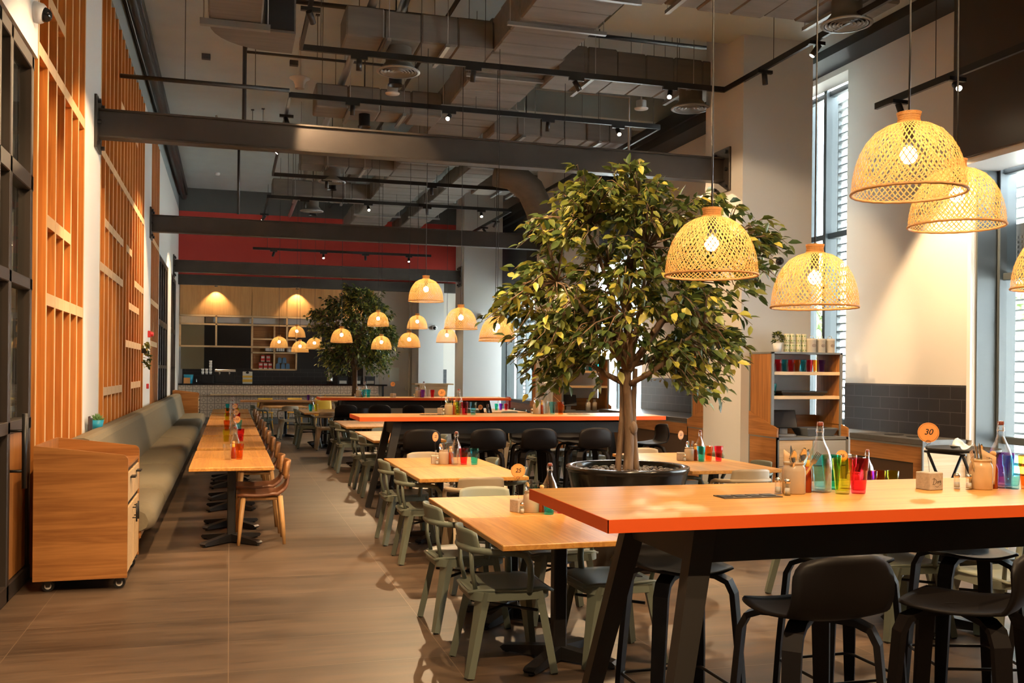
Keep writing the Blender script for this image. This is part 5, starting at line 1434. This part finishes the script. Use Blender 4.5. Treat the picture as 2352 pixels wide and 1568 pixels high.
track([(X0,27.), (X0,21.8), (X1,21.8), (X1,27.)], 'third black lighting track frame above the farthest high table', [
    (1.56,21.8,(0,.2,-1),0,0), (2.96,21.8,(.1,-.9,-1),70,60), (4.3,21.8,(.1,.2,-1),0,0), (5.58,21.8,(-.1,-.8,-1),60,60), (6.3,23.2,(-.6,.3,-1),0,0), (6.3,24.3,(.6,-.4,-1),0,0), (.77,24.0,(-.7,.4,-1),70,70)],
    [(x,21.8) for x in (1.2,2.4,3.6,4.8,5.9)]+[(X1,y) for y in (23.,25.)])
track([(.6,28.2), (5.7,28.2)], 'last black lighting track before the red bulkhead', [
    (1.17,28.2,(-.3,.5,-1),0,0), (2.56,28.2,(.0,-.5,-1),30,60), (3.76,28.2,(.1,.4,-1),0,0), (5.03,28.2,(0,-.5,-1),30,60)], [(x,28.2) for x in (1.,2.6,4.2,5.5)], 5.03)
track([(6.9,9.25), (6.9,4.5)], 'short black lighting track before the brown bulkhead on the right', [(6.9,8.0,(-.35,-.8,-.55),50,60), (6.9,8.85,(.5,.1,-1),70,75), (6.9,6.2,(.6,.3,-1),40,70)], [(6.9,8.3), (6.9,6.4)], 4.62)
duct('air_duct', 'main grey air duct running down the middle of the ceiling', 3.12, 4.08, -2., 28.3, 5.62, 6.05, [7.2,8.8,9.6,10.6,12.6,14.2,16.2,18.2,20.4,22.6,24.8])
duct('air_duct', 'second air duct alongside the main one in the farther bays', 4.55, 5.15, 17.6, 28.3, 5.66, 5.98, [18.4,20.6,22.8,25.])
DU = [(4.08,6.9,8.85,9.66,'right branch duct over the near pillar',5.62), (4.08,6.6,12.0,12.75,'right branch duct behind the near pillar top',5.55), (4.08,6.5,15.2,15.9,'right branch duct above the near tree',5.5), (1.3,3.12,11.65,12.3,'left branch duct above the first beam',5.62), (1.2,3.12,14.7,15.3,'left branch duct behind the first beam',5.55), (1.3,3.12,19.2,19.9,'left branch duct above the second beam',5.62), (.9,3.12,22.6,23.3,'left branch duct before the farthest beam',5.6), (5.15,6.6,20.4,21.1,'right branch duct before the far pillar',5.6)]
for x0_, x1_, y0_, y1_, lab, z in DU: duct('branch_duct', lab, x0_, x1_, y0_, y1_, z, z+.36, [x0_+.5, x1_-.6], 'x', 'branch air ducts')
for lab, x, y, z in (('round diffuser under the left branch duct above the first beam',1.98,11.95,5.32), ('round diffuser by the near pillar top',6.1,12.2,5.28), ('round diffuser near the right wall at the picture top',6.3,8.95,5.36), ('round diffuser above the second beam, left',1.92,19.45,5.34), ('round diffuser before the farthest beam, left',1.8,22.9,5.30)):
    diffuser(lab, x, y, z, 5.7)
# big elbow duct at the upper left
r = thing('duct_elbow', 'large grey duct elbow at the upper left of the ceiling', 'duct', (0,0,0))
m = MB(); n = 8
m.box(-.26, .33, 8.2, 11.75, 5.62, 6.02, .02)
arc = [(-.26,11.7)]+[(.48-.74*math.cos(R(11.25*i)), 11.75+.78*math.sin(R(11.25*i))) for i in range(1, 9)]+[(.72,12.53), (.72,11.78), (.33,11.78), (.33,11.7)]
m.prism(arc, 5.61, 6.04, 'z'); m.build('elbow_run', M_duct, r)
MB().box(.36, .70, 11.765, 11.785, 5.64, 6.02).build('open_mouth', M_ink, r)
MB().box(-.36, .42, 11.55, 11.63, 5.54, 5.61).box(-.36, .42, 9.2, 9.28, 5.54, 5.61).cyl((-.32,11.59,5.55), (-.32,11.59,ZC), .008, n=6).cyl((.39,11.59,5.55), (.39,11.59,ZC), .008, n=6).build('hanger', M_galv, r)
# round elbow duct by the middle pillar
r = thing('round_duct_bend', 'round grey duct bend right of the second beam beside the tree', 'duct', (0,0,0))
MB().tube([(4.95,18.2,5.5), (5.3,18.2,5.45), (5.65,18.2,5.2), (5.85,18.2,4.8), (5.9,18.2,4.55)], .28, 18).build('bend', M_duct, r)
PI_ = [('black pipe crossing from the left wall to the second track frame', [(-1.4,13.52,5.42), (.75,13.52,5.42)], .03, M_pipe, [(-.6,13.52,5.42), (.3,13.52,5.42)]),
 ('thick grey pipe running down the left ceiling', [(1.62,5.,6.05), (1.62,28.5,6.05)], .055, M_galv, [(1.62,y,6.05) for y in (8.,10.6,13.,16.,19.5,23.)]),
 ('black conduit pair beside the main duct', [(2.75,5.,6.35), (2.75,28.5,6.35)], .03, M_pipe, [(2.75,y,6.35) for y in (9.,12.,15.,18.,22.)]),
 ('dark cable tray right of the main duct', [(4.32,11.6,6.25), (4.32,28.5,6.25)], .035, M_pipe, [(4.32,y,6.25) for y in (12.5,15.,18.5,22.)]),
 ('black sprinkler main crossing above the first beam', [(-.5,12.6,6.3), (7.6,12.6,6.3)], .032, M_pipe, [(x,12.6,6.3) for x in (.6,2.2,4.9,6.0)]),
 ('thin sprinkler branch behind the sprinkler main', [(.2,14.5,6.35), (.2,14.5,6.2), (2.6,14.5,6.2)], .02, M_pipe, [(1.2,14.5,6.2)]),
 ('black sprinkler main crossing behind the near tree', [(4.2,13.6,6.2), (7.6,13.6,6.2)], .03, M_pipe, [(x,13.6,6.2) for x in (5.,5.8,6.6)]),
 ('thin grey branch pipe above the near tree', [(4.3,14.6,6.1), (6.2,14.6,6.1), (6.2,14.6,5.2)], .022, M_galv, [(5.2,14.6,6.1)]),
 ('black sprinkler main crossing above the second beam', [(-.6,20.2,6.2), (7.5,20.2,6.2)], .032, M_pipe, [(x,20.2,6.2) for x in (.4,2.2,5.4)]),
 ('thin pipe with bend at the left of the second beam', [(-.3,19.9,6.6), (-.2,20.,6.4), (1.4,20.1,6.35)], .022, M_galv, [(.6,20.05,6.36)]),
 ('upright grey drop pipe at the left of the first beam', [(.16,13.6,ZC), (.16,13.6,5.0), (.16,13.6,4.6)], .028, M_pipe, []),
 ('upright grey drop pipe at the left of the second beam', [(.15,21.3,ZC), (.15,21.3,4.9)], .028, M_pipe, []),
 ('black drain pipe sloping under the upper left ceiling', [(2.05,9.,6.5), (2.05,12.,6.2), (2.05,13.,6.1)], .06, M_galv, []),
 ('dark round pipe along the top of the left wall', [(-1.30,4.,6.55), (-1.30,29.4,6.55)], .075, mat('dark_bronze_pipe', (.022,.018,.015), .45), [])]
for lab, pts, q, m, rods in PI_: pipe(lab, pts, q, m, rods=rods)
o = MB().box(-1.44, -1.20, 4., 29.4, 6.62, 6.80, .01).build('cable_trunking', mat('dark_trunking', (.02,.018,.017), .5)); tag(o, 'dark boxed trunking along the top of the left wall', 'trunking')
for lab, x, y in (('white smoke detector left of the big elbow duct',-.28,14.9), ('white smoke detector above the second beam, left',-.35,27.0)):
    lathe_thing('smoke_detector', lab, 'smoke detector', (x,y,ZC), [(.001,-.07), (.05,-.065), (.065,-.04), (.065,0)], M_whitep, 'white smoke detectors', 18)
for lab, x, y in (('small grey junction box on the ceiling at left',-.42,16.9), ('small grey junction box on the ceiling right of the elbow duct',1.0,16.8)):
    o = MB().box(-.07, .07, -.05, .05, -.08, 0).build('junction_box', M_pipe); o.location = (x,y,ZC); tag(o, lab, 'junction box', 'ceiling junction boxes')
lathe_thing('horn_speaker', 'white bell shaped speaker hanging from the ceiling at left', 'speaker', (1.02,15.6,6.05), [(.07,0), (.075,.06), (.10,.12), (.16,.155), (.16,.165), (.02,.17), (.015,ZC-6.05)], M_whitep, None, 26)
for lab, x, y in (('white can speaker under the left ceiling',2.3,14.4), ('white can speaker beside the near pillar',6.15,14.0), ('white can speaker above the second beam, left',1.95,21.0)):
    lathe_thing('can_speaker', lab, 'speaker', (x,y,5.75), [(.001,0), (.105,0), (.11,.015), (.08,.02), (.08,.13), (.012,.14), (.008,ZC-5.75)], M_whitep, 'white can speakers', 24)
for lab, x, y in (('black can light under the left ceiling',2.05,12.6), ('black can light behind the first beam',1.95,14.9), ('black can light above the second beam',2.0,20.3), ('black can light before the farthest beam',1.9,23.8), ('black can light above the tree crown',5.0,16.4)):
    lathe_thing('can_light', lab, 'ceiling light', (x,y,5.35), [(.10,0), (.10,.01), (.085,.02), (.085,.24), (.012,.25), (.008,ZC-5.35)], M_black, 'black can lights', 22)
# ================================================================== outdoors seen through the windows
def out_tree(label, x, y, h, rad, seed):
    rng = random.Random(seed)
    r = thing('street_tree', label, 'tree', (x,y,-.06), 0, 'trees outside the windows')
    MB().tube([(0,0,0), (.1,0,h*.25), (-.05,.1,h*.5), (0,0,h*.7)], [.22,.18,.14,.08], 8).build('trunk', M_bark, r)
    m = MB()
    for i in range(1500):
        v = Vector((rng.gauss(0,1), rng.gauss(0,1), rng.gauss(0,1))).normalized()*rad*rng.uniform(.4,1)
        add_leaf(m, Vector((v.x, v.y, h*.68+v.z*.75)), Vector((rng.uniform(-1,1), rng.uniform(-1,1), rng.uniform(-1,.3))), rng.uniform(.28,.45), rng)
    m.build('foliage', M_leafout, r)['kind'] = 'stuff'
M_leafout = mat('olive_foliage', (.20,.26,.12), .6)
out_tree('leafy tree outside the near window', 17., 16., 5.5, 2.4, 1)
out_tree('leafy tree outside the window beside the near pillar', 15., 24.5, 5.0, 2.0, 2)
out_tree('leafy tree outside the far window', 15.5, 50., 7.0, 3.2, 4)
out_tree('leafy tree outside behind the tree trunk window', 26., 47., 6., 2.4, 5)
o = MB().box(22., 22.3, -10, 75, -.06, 1.1).build('garden_wall', mat('white_garden_wall', (.80,.79,.77), .8)); tag(o, 'low white wall across the street outside', 'wall')
r = thing('parked_car', 'pale blue car parked outside the window behind the tree trunk', 'car', (15.2, 35.5, -.06), PI/2)
mc = mat('car_paint', (.25,.42,.52), .25, .2)
MB().prism([(-2.1,.35), (2.1,.35), (2.15,.75), (1.9,.88), (1.0,.95), (.55,1.42), (-1.0,1.45), (-1.7,1.0), (-2.1,.9)], -.85, .85, 'y').build('body', mc, r)
MB().prism([(.92,.96), (.5,1.36), (-.95,1.39), (-1.5,1.0)], -.87, .87, 'y').build('windows', M_blackglass, r)
for x in (-1.3, 1.3):
    for y in (-.8, .8): MB().cyl((x,y-.1,.33), (x,y+.1,.33), .33, n=20).build('wheel', M_ink, r)

# ================================================================== light
W = bpy.data.worlds.new('sky'); S.world = W; W.use_nodes = True
bg = W.node_tree.nodes['Background']; bg.inputs[0].default_value = (.86, .94, 1., 1); bg.inputs[1].default_value = SKYK
def lamp_light(name, kind, loc, power, col, **kw):
    l = bpy.data.lights.new(name, kind); l.energy = power; l.color = col
    for k, v in kw.items(): setattr(l, k, v)
    o = bpy.data.objects.new(name, l); COL.objects.link(o); o.location = loc; return o
WARM = (1., .68, .38)
for k, (p, d, w, ang) in enumerate(SPOTS):
    o = lamp_light('track_spot', 'SPOT', p, w*SPOTK, WARM, spot_size=R(ang), spot_blend=.35, shadow_soft_size=.03)
    o.rotation_euler = d.to_track_quat('-Z', 'Y').to_euler()
for k, (x, lab) in enumerate(((-.40, 'left'), (1.95, 'middle'), (3.55, 'right'))):
    o = MB().lathe([(.001,0), (.04,0), (.045,.004), (.045,.05), (.001,.05)], 16).build('downlight', M_black); o.location = (x, 29.99, 4.06); tag(o, '%s small black downlight washing the oak doors above the bar' % lab, 'light', 'downlights above the bar')
    o = lamp_light('bar_downlight', 'SPOT', (x, 29.99, 4.05), 48*SPOTK/6, WARM, spot_size=R(95), spot_blend=.5, shadow_soft_size=.02); o.rotation_euler = (R(14), 0, 0)
r = thing('strip_light', 'white strip light on the kitchen ceiling behind the bar', 'light', (1.5,31.4,4.06))
MB().box(-1.6, 1.6, -.04, .04, 0, .05, .004).build('housing', M_whitep, r)
MB().box(-1.58, 1.58, -.03, .03, -.006, 0).build('diffuser', emit('strip_glow', (1.,.9,.78), 14.), r)
# sky portals at the glazing help the daylight find its way in
for (a, b), z1 in zip([(4.9,9.04), (11.39,12.95), (18.18,22.2), (25.4,29.3)], (4., 5.78, 4., 4.)):
    o = lamp_light('daylight_portal', 'AREA', (XR+.33, (a+b)/2, z1/2), 1, (1,1,1), shape='RECTANGLE', size=z1-.1, size_y=b-a)
    o.rotation_euler = (0, R(90), 0); o.data.cycles.is_portal = True
o = lamp_light('sun', 'SUN', (-5,10,20), SUNK, (1.,.95,.88), angle=R(1.5)); o.rotation_euler = (0, R(-22), R(25))

# ================================================================== camera
cam = bpy.data.cameras.new('camera'); co = bpy.data.objects.new('camera', cam); COL.objects.link(co)
cam.sensor_width = 36.; cam.lens = 2225/2352*36; cam.shift_y = 70/2352; cam.clip_start = .05; cam.clip_end = 300
yaw = math.atan2(649, 2225)
co.matrix_world = Matrix.Translation((0,0,1.62)) @ Matrix.Rotation(-yaw, 4, 'Z') @ Matrix.Rotation(R(90), 4, 'X') @ Matrix.Rotation(.0095, 4, 'Z')
S.camera = co
S.view_settings.view_transform = 'Standard'; S.view_settings.look = 'None'; S.view_settings.gamma = 1.; S.view_settings.use_curve_mapping = False
S.view_settings.exposure = EXPO
S.cycles.max_bounces = 8; S.cycles.diffuse_bounces = 4; S.cycles.glossy_bounces = 3; S.cycles.transparent_max_bounces = 24
S.cycles.caustics_reflective = False; S.cycles.caustics_refractive = False; S.cycles.sample_clamp_indirect = 6.
